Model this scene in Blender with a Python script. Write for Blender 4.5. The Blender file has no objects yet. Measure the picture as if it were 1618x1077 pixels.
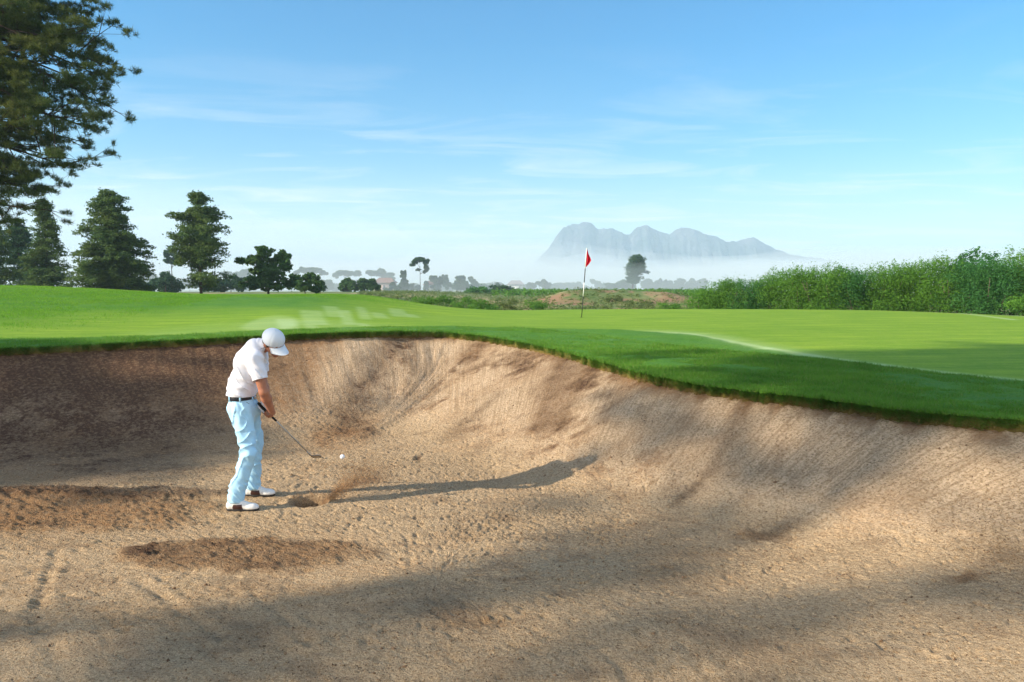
import bpy, math, random
import numpy as np
from mathutils import Vector
random.seed(7); RS = np.random.RandomState(7)
sc = bpy.context.scene
COL = sc.collection
R = math.radians

# ------------------------------------------------------------------ camera
FPX, CX, CY, HOR, CAMZ = 1200.0, 809.0, 538.5, 457.0, 1.95     # in pixels of the 1618 px photograph
PITCH = math.atan((CY - HOR) / FPX)
cam = bpy.data.cameras.new('camera'); cam.lens = 36 * FPX / 1618; cam.sensor_width = 36
cam.clip_start = 0.05; cam.clip_end = 20000
co = bpy.data.objects.new('camera', cam); COL.objects.link(co)
co.location = (0, 0, CAMZ); co.rotation_euler = (math.pi / 2 - PITCH, 0, 0)
sc.camera = co

def at(px, py, Y):
    """world point seen at photo pixel (px, py) at ground distance Y"""
    u = (px - CX) / FPX; v = (CY - py) / FPX
    y = math.cos(PITCH) + v * math.sin(PITCH); z = -math.sin(PITCH) + v * math.cos(PITCH)
    return (u / y * Y, Y, CAMZ + z / y * Y)
def atz(px, py, z0):
    u = (px - CX) / FPX; v = (CY - py) / FPX
    y = math.cos(PITCH) + v * math.sin(PITCH); z = -math.sin(PITCH) + v * math.cos(PITCH)
    return at(px, py, (z0 - CAMZ) * y / z)

# ------------------------------------------------------------------ light
SUN = Vector((3.17, 1.06, -1.45)).normalized()                 # direction the light travels
EL = math.asin(-SUN.z)
sc.view_settings.view_transform = 'Standard'; sc.view_settings.look = 'None'
sc.view_settings.gamma = 1; sc.view_settings.use_curve_mapping = False
sc.view_settings.exposure = 0.98
w = bpy.data.worlds.new('World'); sc.world = w; w.use_nodes = True
nt = w.node_tree; nt.nodes.clear()
def N(t, tree=None, **kw):
    n = (tree or nt).nodes.new(t)
    for k, v in kw.items(): setattr(n, k, v)
    return n
out = N('ShaderNodeOutputWorld'); bg = N('ShaderNodeBackground'); bg.inputs[1].default_value = 0.095
sky = N('ShaderNodeTexSky', sky_type='NISHITA'); sky.sun_disc = False
sky.sun_elevation = EL
sky.sun_rotation = math.atan2(-SUN.x, -SUN.y)
sky.altitude = 200; sky.air_density = 1.25; sky.dust_density = 0.25; sky.ozone_density = 2.6
# thin high cirrus: noise on the sky direction projected to a high flat layer
tc = N('ShaderNodeTexCoord'); sep = N('ShaderNodeSeparateXYZ'); nt.links.new(tc.outputs['Generated'], sep.inputs[0])
def M_(op, a, b=None, c=None, clamp=False, tree=None):
    t = tree or nt
    n = t.nodes.new('ShaderNodeMath'); n.operation = op; n.use_clamp = clamp
    for i, v in enumerate((a, b, c)):
        if v is None: continue
        if isinstance(v, (int, float)): n.inputs[i].default_value = v
        else: t.links.new(v, n.inputs[i])
    return n.outputs[0]
zc = M_('ADD', M_('MAXIMUM', sep.outputs[2], 0.0), 0.06)
cx_ = M_('DIVIDE', sep.outputs[0], zc); cy_ = M_('DIVIDE', sep.outputs[1], zc)
cmb = N('ShaderNodeCombineXYZ'); nt.links.new(cx_, cmb.inputs[0]); nt.links.new(M_('MULTIPLY', cy_, 2.1), cmb.inputs[1])
n1 = N('ShaderNodeTexNoise'); n1.inputs['Scale'].default_value = 0.85; n1.inputs['Detail'].default_value = 9
n1.inputs['Roughness'].default_value = 0.6; n1.inputs['Distortion'].default_value = 0.9
nt.links.new(cmb.outputs[0], n1.inputs['Vector'])
low = M_('POWER', M_('DIVIDE', M_('SUBTRACT', 0.17, sep.outputs[2]), 0.17, clamp=True), 1.3)
left = M_('MULTIPLY', M_('SUBTRACT', 0.30, sep.outputs[0]), 0.55, clamp=True)      # the veil is thicker to the west
cl = M_('ADD', M_('MULTIPLY', M_('SUBTRACT', n1.outputs['Fac'], 0.49), 3.8, clamp=True), M_('MULTIPLY', low, M_('ADD', left, 0.72)), clamp=True)
# fade of the cloud sheet with elevation (it lies low over the horizon)
lo = M_('DIVIDE', M_('SUBTRACT', 0.30, sep.outputs[2]), 0.22, clamp=True)
cl = M_('MULTIPLY', M_('MULTIPLY', cl, lo), 0.8, clamp=True)
# added behind the camera, unseen: bright thin cloud out to overhead, to fill the shade
veil = M_('MULTIPLY', M_('ADD', M_('MULTIPLY', sep.outputs[1], -1.0), 0.10), 1.9, clamp=True)
vz = M_('MULTIPLY', M_('ADD', n1.outputs['Fac'], 0.45), 0.95, clamp=True)
cl = M_('MAXIMUM', cl, M_('MULTIPLY', veil, vz))
mix = N('ShaderNodeMix', data_type='RGBA'); nt.links.new(cl, mix.inputs[0])
hs = N('ShaderNodeHueSaturation'); hs.inputs['Saturation'].default_value = 1.36; hs.inputs['Value'].default_value = 1.0
tint = N('ShaderNodeMix', data_type='RGBA', blend_type='MULTIPLY'); tint.inputs[0].default_value = 1
nt.links.new(sky.outputs[0], tint.inputs[6]); tint.inputs[7].default_value = (.70, .91, 1.06, 1)     # cool clear morning air
nt.links.new(tint.outputs[2], hs.inputs['Color'])
nt.links.new(hs.outputs[0], mix.inputs[6]); mix.inputs[7].default_value = (6.3, 6.35, 6.6, 1)
nt.links.new(mix.outputs[2], bg.inputs[0]); nt.links.new(bg.outputs[0], out.inputs[0])

sl = bpy.data.lights.new('sun', 'SUN'); sl.energy = 5.0; sl.angle = R(0.6); sl.color = (1.0, 0.86, 0.67)
so = bpy.data.objects.new('sun', sl); COL.objects.link(so)
so.rotation_euler = SUN.to_track_quat('-Z', 'Y').to_euler(); so.location = (-30, -10, 40)

sc.render.engine = 'CYCLES'
sc.cycles.max_bounces = 6; sc.cycles.diffuse_bounces = 3; sc.cycles.glossy_bounces = 2
sc.cycles.transmission_bounces = 4; sc.cycles.volume_bounces = 4; sc.cycles.transparent_max_bounces = 8
sc.cycles.use_denoising = True
sc.cycles.caustics_reflective = False; sc.cycles.caustics_refractive = False
sc.cycles.sample_clamp_indirect = 4

# ------------------------------------------------------------------ helpers
def tag(o, label=None, cat=None, group=None, kind=None):
    if label: o['label'] = label
    if cat: o['category'] = cat
    if group: o['group'] = group
    if kind: o['kind'] = kind
    return o
def empty(name, loc, label=None, cat=None, group=None):
    o = bpy.data.objects.new(name, None); COL.objects.link(o); o.location = loc
    o.empty_display_size = 0.2
    return tag(o, label, cat, group)
def mesh(name, V, F, mat=None, parent=None, smooth=True, attrs=None, mats=None, midx=None):
    """V (n,3) world coordinates; F (m,3) or (m,4) int array. Child meshes are stored relative to the parent."""
    V = np.asarray(V, np.float32).reshape(-1, 3); F = np.asarray(F, np.int32)
    if parent is not None:
        p = parent; off = np.zeros(3)
        while p is not None: off = off + np.array(p.location); p = p.parent
        V = V - off.astype(np.float32)
    me = bpy.data.meshes.new(name)
    me.vertices.add(len(V)); me.vertices.foreach_set('co', V.ravel())
    k = F.shape[1]
    me.loops.add(F.size); me.loops.foreach_set('vertex_index', F.ravel())
    me.polygons.add(len(F)); me.polygons.foreach_set('loop_start', np.arange(len(F), dtype=np.int32) * k)
    try: me.polygons.foreach_set('loop_total', np.full(len(F), k, np.int32))
    except Exception: pass
    me.update(calc_edges=True)
    if smooth: me.polygons.foreach_set('use_smooth', np.ones(len(F), bool))
    for an, av in (attrs or {}).items():
        av = np.asarray(av, np.float32)
        if av.ndim == 1:
            a = me.attributes.new(an, 'FLOAT', 'POINT'); a.data.foreach_set('value', av)
        else:
            a = me.attributes.new(an, 'FLOAT_VECTOR', 'POINT'); a.data.foreach_set('vector', av.ravel())
    for m in (mats or ([mat] if mat else [])): me.materials.append(m)
    if midx is not None: me.polygons.foreach_set('material_index', np.asarray(midx, np.int32))
    me.validate()
    o = bpy.data.objects.new(name, me); COL.objects.link(o)
    if parent is not None: o.parent = parent
    return o
def rebase(o, loc):
    """move a top-level mesh's origin to loc without moving the mesh"""
    me = o.data; n = len(me.vertices); c = np.empty(3 * n, np.float32); me.vertices.foreach_get('co', c)
    c = c.reshape(-1, 3) - np.array(loc, np.float32); me.vertices.foreach_set('co', c.ravel()); o.location = loc; me.update()
def join(parts):
    Vs, Fs, n = [], [], 0
    for V, F in parts:
        Vs.append(np.asarray(V, float).reshape(-1, 3)); Fs.append(np.asarray(F) + n); n += len(Vs[-1])
    return np.vstack(Vs), np.vstack(Fs)
def grid_faces(nu, nv, wrap_u=False):
    i = np.arange(nu if wrap_u else nu - 1); j = np.arange(nv - 1)
    I, J = np.meshgrid(i, j, indexing='ij'); I2 = (I + 1) % nu
    return np.stack([I * nv + J, I2 * nv + J, I2 * nv + J + 1, I * nv + J + 1], -1).reshape(-1, 4)
def tube(pts, rad, n=8, cap=True):
    """tapered tube through pts as quads"""
    P = np.asarray(pts, float); rad = np.broadcast_to(np.asarray(rad, float), (len(P),))
    T = np.gradient(P, axis=0); T /= np.linalg.norm(T, axis=1)[:, None] + 1e-9
    ref = np.array([0.3, 0.9, 0.31]); 
    A = np.cross(T, ref); A /= np.linalg.norm(A, axis=1)[:, None] + 1e-9; B = np.cross(T, A)
    a = np.linspace(0, 2 * np.pi, n, endpoint=False)
    ring = P[:, None, :] + rad[:, None, None] * (A[:, None, :] * np.cos(a)[None, :, None] + B[:, None, :] * np.sin(a)[None, :, None])
    V = ring.reshape(-1, 3); m = len(P)
    F = []
    for i in range(m - 1):
        for j in range(n):
            F.append((i * n + j, i * n + (j + 1) % n, (i + 1) * n + (j + 1) % n, (i + 1) * n + j))
    if cap:
        V = np.vstack([V, P[0], P[-1]]); c0, c1 = m * n, m * n + 1
        for j in range(0, n, 2):
            F.append((c0, (j + 2) % n, j + 1, j)); b = (m - 1) * n
            F.append((c1, b + j, b + j + 1, b + (j + 2) % n))
    return V, np.array(F)
# ---- value noise
def _h(ix, iy, iz, s):
    h = (ix.astype(np.int64) * 374761393 + iy.astype(np.int64) * 668265263 + iz.astype(np.int64) * 2147483647 * 3 + s * 974634777) & 0xffffffff
    h = ((h ^ (h >> 13)) * 1274126177) & 0xffffffff
    h = ((h ^ (h >> 16)) * 2246822519) & 0xffffffff
    return ((h ^ (h >> 15)) & 0xffff) / 65535.0
def vn2(x, y, s=0):
    x = np.asarray(x, float); y = np.asarray(y, float)
    ix = np.floor(x); iy = np.floor(y); fx = x - ix; fy = y - iy
    fx = fx * fx * (3 - 2 * fx); fy = fy * fy * (3 - 2 * fy); z = np.zeros_like(ix)
    a = _h(ix, iy, z, s); b = _h(ix + 1, iy, z, s); c = _h(ix, iy + 1, z, s); d = _h(ix + 1, iy + 1, z, s)
    return (a * (1 - fx) + b * fx) * (1 - fy) + (c * (1 - fx) + d * fx) * fy
def fbm(x, y, s=0, o=4, g=0.5):
    v = 0; a = 1; t = 0
    for k in range(o):
        v = v + a * vn2(x * 2 ** k + 17.3 * k, y * 2 ** k - 9.1 * k, s + k); t += a; a *= g
    return v / t
def vn3(x, y, z, s=0):
    ix = np.floor(x); iy = np.floor(y); iz = np.floor(z); fx = x - ix; fy = y - iy; fz = z - iz
    fx = fx * fx * (3 - 2 * fx); fy = fy * fy * (3 - 2 * fy); fz = fz * fz * (3 - 2 * fz)
    r = 0
    for dx in (0, 1):
        for dy in (0, 1):
            for dz in (0, 1):
                r = r + _h(ix + dx, iy + dy, iz + dz, s) * (fx if dx else 1 - fx) * (fy if dy else 1 - fy) * (fz if dz else 1 - fz)
    return r
def sstep(a, b, x):
    t = np.clip((x - a) / (b - a), 0, 1); return t * t * (3 - 2 * t)

# ---- materials
def mat(name, color, rough=0.8, spec=0.3, trans=0.0, noise=None, attr=None, bump=None, sheen=0.0, metal=0.0):
    """plain procedural material: colour varied by noise, optional per-vertex 'tone' attribute, bump"""
    m = bpy.data.materials.new(name); m.use_nodes = True; t = m.node_tree; t.nodes.clear()
    o = t.nodes.new('ShaderNodeOutputMaterial'); b = t.nodes.new('ShaderNodeBsdfPrincipled')
    b.inputs['Roughness'].default_value = rough; b.inputs['Specular IOR Level'].default_value = spec
    b.inputs['Metallic'].default_value = metal
    if sheen: b.inputs['Sheen Weight'].default_value = sheen
    col = None
    tcn = t.nodes.new('ShaderNodeTexCoord')
    if noise:                                   # (second colour, scale, lo, hi)
        c2, s, a, z = noise
        nn = t.nodes.new('ShaderNodeTexNoise'); nn.inputs['Scale'].default_value = s; nn.inputs['Detail'].default_value = 5
        nn.inputs['Roughness'].default_value = 0.6; t.links.new(tcn.outputs['Object'], nn.inputs['Vector'])
        mr = t.nodes.new('ShaderNodeMapRange'); mr.inputs[1].default_value = a; mr.inputs[2].default_value = z
        t.links.new(nn.outputs['Fac'], mr.inputs[0])
        mx = t.nodes.new('ShaderNodeMix'); mx.data_type = 'RGBA'; t.links.new(mr.outputs[0], mx.inputs[0])
        mx.inputs[6].default_value = (*color, 1); mx.inputs[7].default_value = (*c2, 1); col = mx.outputs[2]
    if attr:                                    # (attribute, colour at 1)
        an, c2 = attr
        at_ = t.nodes.new('ShaderNodeAttribute'); at_.attribute_name = an
        mx = t.nodes.new('ShaderNodeMix'); mx.data_type = 'RGBA'; t.links.new(at_.outputs['Fac'], mx.inputs[0])
        if col: t.links.new(col, mx.inputs[6])
        else: mx.inputs[6].default_value = (*color, 1)
        mx.inputs[7].default_value = (*c2, 1); col = mx.outputs[2]
    if col: t.links.new(col, b.inputs['Base Color'])
    else: b.inputs['Base Color'].default_value = (*color, 1)
    if bump:                                    # (scale, strength, distance)
        nn = t.nodes.new('ShaderNodeTexNoise'); nn.inputs['Scale'].default_value = bump[0]; nn.inputs['Detail'].default_value = 6
        t.links.new(tcn.outputs['Object'], nn.inputs['Vector'])
        bp = t.nodes.new('ShaderNodeBump'); bp.inputs['Strength'].default_value = bump[1]; bp.inputs['Distance'].default_value = bump[2]
        t.links.new(nn.outputs['Fac'], bp.inputs['Height']); t.links.new(bp.outputs[0], b.inputs['Normal'])
    sh = b.outputs[0]
    if trans:
        tr = t.nodes.new('ShaderNodeBsdfTranslucent')
        if col: t.links.new(col, tr.inputs[0])
        else: tr.inputs[0].default_value = (*color, 1)
        ms = t.nodes.new('ShaderNodeMixShader'); ms.inputs[0].default_value = trans
        t.links.new(sh, ms.inputs[1]); t.links.new(tr.outputs[0], ms.inputs[2]); sh = ms.outputs[0]
    t.links.new(sh, o.inputs[0])
    return m
HAZE, MIST, MIST2 = 0.00036, 0.0036, 0.0022
# ================================================================== terrain
# lip of the bunker (x, y, height of the grass edge)
LIP = [(-7.9,10.6,1.10),(-7.3,10.95,1.12),(-5.6,11.6,1.17),(-3.9,12.4,1.22),(-2.5,13.1,1.24),(-1.3,13.7,1.20),(-0.2,13.0,1.12),(0.75,11.2,1.05),
       (1.36,9.35,1.00),(2.12,7.95,0.95),(3.0,7.25,0.92),(3.55,6.62,0.90),(4.16,6.2,0.90),(4.9,5.6,0.9),(5.6,4.4,0.85),(5.9,2.6,0.8),
       (5.2,0.3,0.7),(3.2,-1.6,0.6),(0.2,-2.6,0.55),(-3.6,-2.7,0.6),(-7.2,-1.2,0.8),(-9.6,1.8,0.9),(-10.2,5.2,1.0),(-9.4,8.6,1.05)]
BC = np.array([-0.5, 5.0])
def _lipfun():
    P = np.array(LIP); n = len(P)
    t = np.arange(n); tt = np.linspace(0, n, n * 60, endpoint=False)
    i = np.floor(tt).astype(int); f = (tt - i)[:, None]
    p0, p1, p2, p3 = P[(i - 1) % n], P[i % n], P[(i + 1) % n], P[(i + 2) % n]
    C = 0.5 * ((2 * p1) + (-p0 + p2) * f + (2 * p0 - 5 * p1 + 4 * p2 - p3) * f ** 2 + (-p0 + 3 * p1 - 3 * p2 + p3) * f ** 3)
    a = np.arctan2(C[:, 1] - BC[1], C[:, 0] - BC[0]); r = np.hypot(C[:, 0] - BC[0], C[:, 1] - BC[1])
    o = np.argsort(a); a, r, z = a[o], r[o], C[o, 2]
    a = np.concatenate([a - 2 * np.pi, a, a + 2 * np.pi]); r = np.tile(r, 3); z = np.tile(z, 3)
    return a, r, z
_LA, _LR, _LZ = _lipfun()
def lip_r(a): return np.interp(a, _LA, _LR) + 0.08 * (fbm(a * 9, a * 0, 3, 3) - .5) + 0.15 * (fbm(a * 55, a * 0 + 5, 4, 4, .7) - .5)
def lip_z(a): return np.interp(a, _LA, _LZ)

# thin-plate surface through the heights read off the photograph
def _ctrl():
    c = [tuple(p) for p in LIP]
    def px(x, y, d): c.append(at(x, y, d))
    for x, y, d in ((40,452,26),(150,456,26),(260,463,26),(360,466,26),(450,466,26),(520,465,26),(580,466,26),(640,477,27),(690,486,28),(760,490,28),(870,489,28),
                    (1000,488,28),(1150,488.5,28),(1300,489,27),(1420,491,26),(1520,496,24),(1618,501,23),(1760,508,22),(-120,450,26),
                    (20,492,18),(150,496,18),(300,497,18.5),(440,491,19),(560,490,20),(660,496,22),(0,530,13),(200,524,14.5),(400,512,16)): px(x, y, d)
    c += [(0,18,1.16),(5,18,1.16),(10,18,1.12),(2,21.8,1.15),(4,14,1.1),(9,12,1.02),(8,8,.95),(12,9,.95),(14,15,1.0),(9,4,.85),(14,0,.8),(0,-8,.6),(-10,-8,.8),(-16,0,1.2),(-18,8,1.5),(-20,16,1.8),
          (-24,26,2.1),(24,20,.95),(24,8,.9)]
    for x in (-26,-18,-10,-4,0,6,12,18,26): c.append((x, 36, 0.55 if x > -8 else 1.5 - .05*(x+26)))
    return np.array(c)
_CP = _ctrl()
def _tps_fit(P):
    n = len(P); d = np.hypot(P[:, None, 0] - P[None, :, 0], P[:, None, 1] - P[None, :, 1])
    K = np.where(d > 0, d * d * np.log(d + 1e-12), 0) + np.eye(n) * 0.6
    A = np.zeros((n + 3, n + 3)); A[:n, :n] = K; A[:n, n] = 1; A[:n, n + 1:] = P[:, :2]; A[n, :n] = 1; A[n + 1:, :n] = P[:, :2].T
    return np.linalg.solve(A, np.concatenate([P[:, 2], np.zeros(3)]))
_TW = _tps_fit(_CP)
def tps(x, y):
    n = len(_CP); r = np.zeros(np.shape(x)) + _TW[n] + _TW[n + 1] * x + _TW[n + 2] * y
    for i in range(n):
        d2 = (x - _CP[i, 0]) ** 2 + (y - _CP[i, 1]) ** 2
        r = r + _TW[i] * 0.5 * d2 * np.log(d2 + 1e-12)
    return r
def far_z(x, y):
    z = 0.45 + 0.95 * sstep(-2, -16, x) * sstep(250, 60, y)
    # earth bank with scrub in the middle distance
    b = np.exp(-((y - 82) / 9.0) ** 2) * sstep(0, 7, x) * sstep(24, 15, x)
    z = z + 1.25 * b * (0.8 + 0.5 * fbm(x * .25, y * .2, 11, 3))
    z = z + 0.22 * (fbm(x * .05, y * .05, 12, 3) - .5) * sstep(40, 80, y)
    z = z + 0.5 * sstep(90, 150, y) + 0.35 * sstep(200, 600, y)
    return z
def ground_z(x, y):
    x = np.asarray(x, float); y = np.asarray(y, float)
    d = np.hypot(x, y - 8)
    k = sstep(24, 32, d)
    xs, ys = np.clip(x, -30, 30), np.clip(y, -14, 38)
    near = np.clip(tps(xs, ys), 0.3, 2.3)
    return near * (1 - k) + far_z(x, y) * k
# polar lattice shared by sand and grass
def _thetas():
    vis = np.linspace(R(-25), R(205), 1500, endpoint=False)
    rest = np.linspace(R(205), R(335), 130, endpoint=False)
    return np.concatenate([vis, rest])
TH = _thetas(); NT = len(TH); RL = lip_r(TH); ZL = lip_z(TH)
LX = BC[0] + RL * np.cos(TH); LY = BC[1] + RL * np.sin(TH)
ZG = ground_z(LX, LY)                               # grass height along the lip

# ---- sand
_k = np.r_[0:NT:5]
def lip_dist(x, y):
    """distance to the lip and index of the nearest lip sample"""
    x = x.ravel(); y = y.ravel(); d = np.empty(len(x)); ths = np.empty(len(x)); idx = np.empty(len(x), int)
    ax, ay = LX[_k], LY[_k]
    for s in range(0, len(x), 20000):
        q = (x[s:s+20000, None] - ax) ** 2 + (y[s:s+20000, None] - ay) ** 2
        q = np.sqrt(q); j = q.argmin(1); m_ = q[np.arange(len(j)), j]; d[s:s+20000] = m_; idx[s:s+20000] = _k[j]
        w_ = np.exp(-(q - m_[:, None]) / .16); ths[s:s+20000] = (w_ * TH[_k]).sum(1) / w_.sum(1)
    return d, idx, ths
def wallw(th):                                      # how wide the sloping face is, by direction
    deg = np.degrees(th) % 360
    return np.interp(deg, [0, 14, 30, 50, 68, 80, 100, 125, 150, 200, 250, 360], [1.7, 1.7, 1.75, 1.9, 2.3, 2.9, 3.3, 2.9, 2.6, 2.4, 2.0, 1.7])
def seg(x, y, x0, y0, x1, y1):
    dx, dy = x1 - x0, y1 - y0; t = np.clip(((x - x0) * dx + (y - y0) * dy) / (dx * dx + dy * dy), 0, 1)
    return np.hypot(x - x0 - t * dx, y - y0 - t * dy), t
def g(x, y, cx, cy, rx, ry, a=0.0):
    c, s = math.cos(a), math.sin(a); X = ((x - cx) * c + (y - cy) * s) / rx; Y = (-(x - cx) * s + (y - cy) * c) / ry
    return X * X + Y * Y
CRATER = (-1.87, 6.93)
FEET = [(-2.385, 6.62), (-2.385, 7.085)]
def sand(x, y):
    """height, wet/dark mask, red soil mask, clod roughness, for arrays x, y inside the lip"""
    d, idx, th = lip_dist(x, y); W = wallw(th)
    # widen smoothly with local wobble
    W = W * (0.92 + 0.2 * fbm(th * 3, th * 0, 21, 2))
    t = np.clip(1 - d / W, 0, 1); prof = 0.35 * t * t + 0.65 * sstep(0, 1.15, t) / sstep(0, 1.15, np.array(1.0))
    top = np.interp(th, TH, ZG) - 0.10
    fl = 0.05 * (fbm(x * .35, y * .35, 22, 3) - .5) + 0.10 * sstep(1.5, 3.2, x) * sstep(6.8, 5, y)
    z = fl * (1 - prof) + top * prof
    near = sstep(0.0, 0.25, d)
    # gullies and swellings running down the face
    arc = th * 9.0
    z += near * prof * (1 - prof) * 0.40 * (fbm(arc * .9, d * .35, 23, 3) - .5)
    clod = 0.30 + 0.25 * sstep(.45, .62, fbm(x * .8, y * 1.3, 24, 3))
    wet_shade = np.zeros_like(x); soil = np.zeros_like(x)
    jx = x + 0.28 * (fbm(x * 3.2, y * 3.2, 31, 4) - .5); jy = y + 0.28 * (fbm(x * 3.2, y * 3.2, 32, 4) - .5)
    # heap of darker lumpy sand in the foreground left
    q = g(jx, jy, -2.02, 5.52, .92, .38, -.03) + .9 * (fbm(x * 7, y * 7, 38, 4, .65) - .5); m = sstep(1.35, .35, q)
    z += 0.022 * m; clod += 0.9 * m; wet_shade += 0.34 * m; soil += .7 * m
    q = g(jx, jy, -2.80, 5.62, .17, .16); m = sstep(1.4, .3, q); z += .012 * m; wet_shade += .55 * m
    # churned orange sand at the left
    q = g(jx, jy, -4.6, 6.55, 2.0, .66, .04) + .9 * (fbm(x * 6, y * 6, 39, 4, .65) - .5); m = sstep(1.4, .35, q)
    z += 0.05 * m * fbm(x * 2.2, y * 3, 25, 3); clod += 0.9 * m; wet_shade += 0.22 * m; soil += .9 * m
    q = g(jx, jy, -3.85, 7.15, 1.5, .22, -.03); m = sstep(1.2, .55, q); wet_shade += .5 * m; clod += .3 * m; z += .03 * m
    for px_, py_, r_ in ():
        p = atz(px_, py_, .03); q = g(jx, jy, p[0], p[1], r_, r_ * .8); z += .025 * np.exp(-(np.sqrt(q) - 1.1) ** 2 * 8) - .02 * np.exp(-q * 1.5)
    # shot crater and thrown sand behind it
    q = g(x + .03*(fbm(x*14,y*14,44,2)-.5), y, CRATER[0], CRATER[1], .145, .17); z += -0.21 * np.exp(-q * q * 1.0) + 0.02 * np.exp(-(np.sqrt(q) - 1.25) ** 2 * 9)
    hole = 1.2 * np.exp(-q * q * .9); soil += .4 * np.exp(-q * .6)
    dd, tt = seg(jx, jy, -1.80, 7.05, -1.45, 7.75); wet_shade += .30 * np.exp(-(dd / (.06 + .1 * tt)) ** 2); soil += .5 * np.exp(-(dd / (.07 + .12 * tt)) ** 2)
    # orange ring scooped out beyond the club
    pc = atz(545, 682, .12); q = g(jx, jy, pc[0], pc[1], .36, .62, .5); rr = np.sqrt(q)
    m = np.exp(-(rr - .9) ** 2 * 7) * sstep(-.3, .5, (pc[0] - jx) + .7 * (jy - pc[1]) + .15)
    soil += .8 * m; wet_shade += .12 * m; z += .015 * m; soil += .35 * sstep(1.1, .3, q)
    # dark dig marks
    for px_, py_, rx_, ry_, am in ((665, 712, .05, .16, .9), (470, 690, .25, .3, .2), (400, 760, .5, .3, .12)):
        p = atz(px_, py_, .08); q = g(jx, jy, p[0], p[1], rx_, ry_); wet_shade += am * np.exp(-q); z -= .02 * am * np.exp(-q)
    # brown soil of the left face and its foot, with extra shade painted in
    m = sstep(-2.9, -4.6, jx) * sstep(6.6, 9.0, jy); wet_shade += 1.0 * m * (.38 + .75 * fbm(x * 1.6 + th * 3, d * 1.4, 86, 4, .65)); soil += .42 * m * sstep(-2.5, -3.6, jx) * fbm(x * 2.2, y * 2.2, 87, 3)
    m = sstep(-2.6, -3.3, jx) * sstep(3.0, 1.4, d) * sstep(9.5, 10.8, y); soil += .85 * m; wet_shade += .25 * m
    # soil slides down the back face (px line pairs on the photograph)
    def onface(a, b): return atz(a, b, 0.0)
    def slide(pts, w0, w1, aw, as_, dz=0.0):
        nonlocal z, wet_shade, soil, clod
        P = [np.array(p) for p in pts]; D = np.full(x.shape, 9.0); TT = np.zeros_like(x)
        for k_ in range(len(P) - 1):
            d_, t_ = seg(jx, jy, P[k_][0], P[k_][1], P[k_ + 1][0], P[k_ + 1][1])
            b_ = d_ < D; D = np.where(b_, d_, D); TT = np.where(b_, (k_ + t_) / (len(P) - 1), TT)
        wd = w0 + (w1 - w0) * TT; m_ = np.exp(-(D / wd) ** 2) * (0.45 + .9 * fbm(x * 6, y * 6, 33, 3))
        wet_shade += aw * m_; soil += as_ * m_; z += dz * m_; clod += .5 * m_
    slide([(0.72, 10.75), (0.55, 10.0), (0.35, 8.9)], .34, .17, .55, .55, .015)     # big reddish slide
    slide([(1.0, 10.1), (.75, 9.3), (0.5, 8.75)], .2, .12, .35, .45)
    slide([(0.1, 12.2), (.2, 11.3)], .2, .15, .45, .5)
    slide([(-.6, 13.2), (-.7, 12.7)], .22, .2, .5, .7)
    slide([(-1.9, 13.3), (-2.15, 12.2), (-2.4, 11.0), (-2.2, 10.2)], .28, .33, .55, .1, -.03)
    slide([(1.3, 8.9), (1.0, 8.4)], .13, .1, .3, .2)
    slide([(2.3, 7.5), (2.0, 7.1), (1.5, 6.5)], .1, .06, .28, .05)
    slide([(-.2, 10.6), (-.6, 10.0), (-.8, 9.6)], .12, .2, .3, .1)
    # streaks of darker soil and slumped sand down the faces
    fc = sstep(.06, .25, prof) * sstep(1.0, .9, prof) * (1 - .72 * sstep(.9, 1.8, x)); stn = fbm(th * 13, d * .55, 81, 4, .6); sp = fbm(x * 7, y * 7, 82, 4, .7)
    wet_shade += .55 * fc * sstep(.54, .74, stn) * sstep(.38, .6, sp); soil += .5 * fc * sstep(.50, .72, stn) * sstep(.36, .6, sp)
    wet_shade += .30 * fc * sstep(.60, .74, sp); z += .02 * fc * (fbm(th * 26, d * 1.2, 83, 3) - .5)
    wet_shade += .28 * (1 - fc) * sstep(.56, .72, fbm(x * 2.6, y * 4.2, 84, 5, .65)); soil += .22 * sstep(.52, .7, fbm(x * 1.4, y * 2.2, 85, 4, .6))
    # brown band under the turf
    m = sstep(.30, .05, d) * sstep(.35, .6, fbm(th * 28, d * 2, 34, 3)); wet_shade += .35 * m; soil += .75 * m
    # faint crease where the rake stopped
    for a_, b_ in (((700, 686), (780, 690)), ((780, 690), (850, 702)), ((850, 702), (905, 728)), ((905,728),(990,780)), ((990,780),(1200,830))):
        p, q_ = atz(*a_, .14), atz(*b_, .10); d_, _t = seg(x + .03*(fbm(x*9,y*9,35,2)-.5), y, p[0], p[1], q_[0], q_[1]); e = np.exp(-(d_ / .025) ** 2); z -= .006 * e; wet_shade += .16 * e; soil += .16 * np.exp(-(d_ / .09) ** 2)
    for px_, py_, rx_, ry_, am in ((1215, 832, .22, .18, .4), (1530, 912, .13, .06, .9), (1040, 775, .2, .12, .3), (730, 955, .22, .12, .4), (1560, 880, .2, .2, .08)):
        p = atz(px_, py_, .1); q = g(jx, jy, p[0], p[1], rx_, ry_); m_ = np.exp(-q) * (fbm(x * 9, y * 9, 36, 3) > .42); soil += am * m_; wet_shade += .4 * am * m_; clod += .5 * m_
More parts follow.
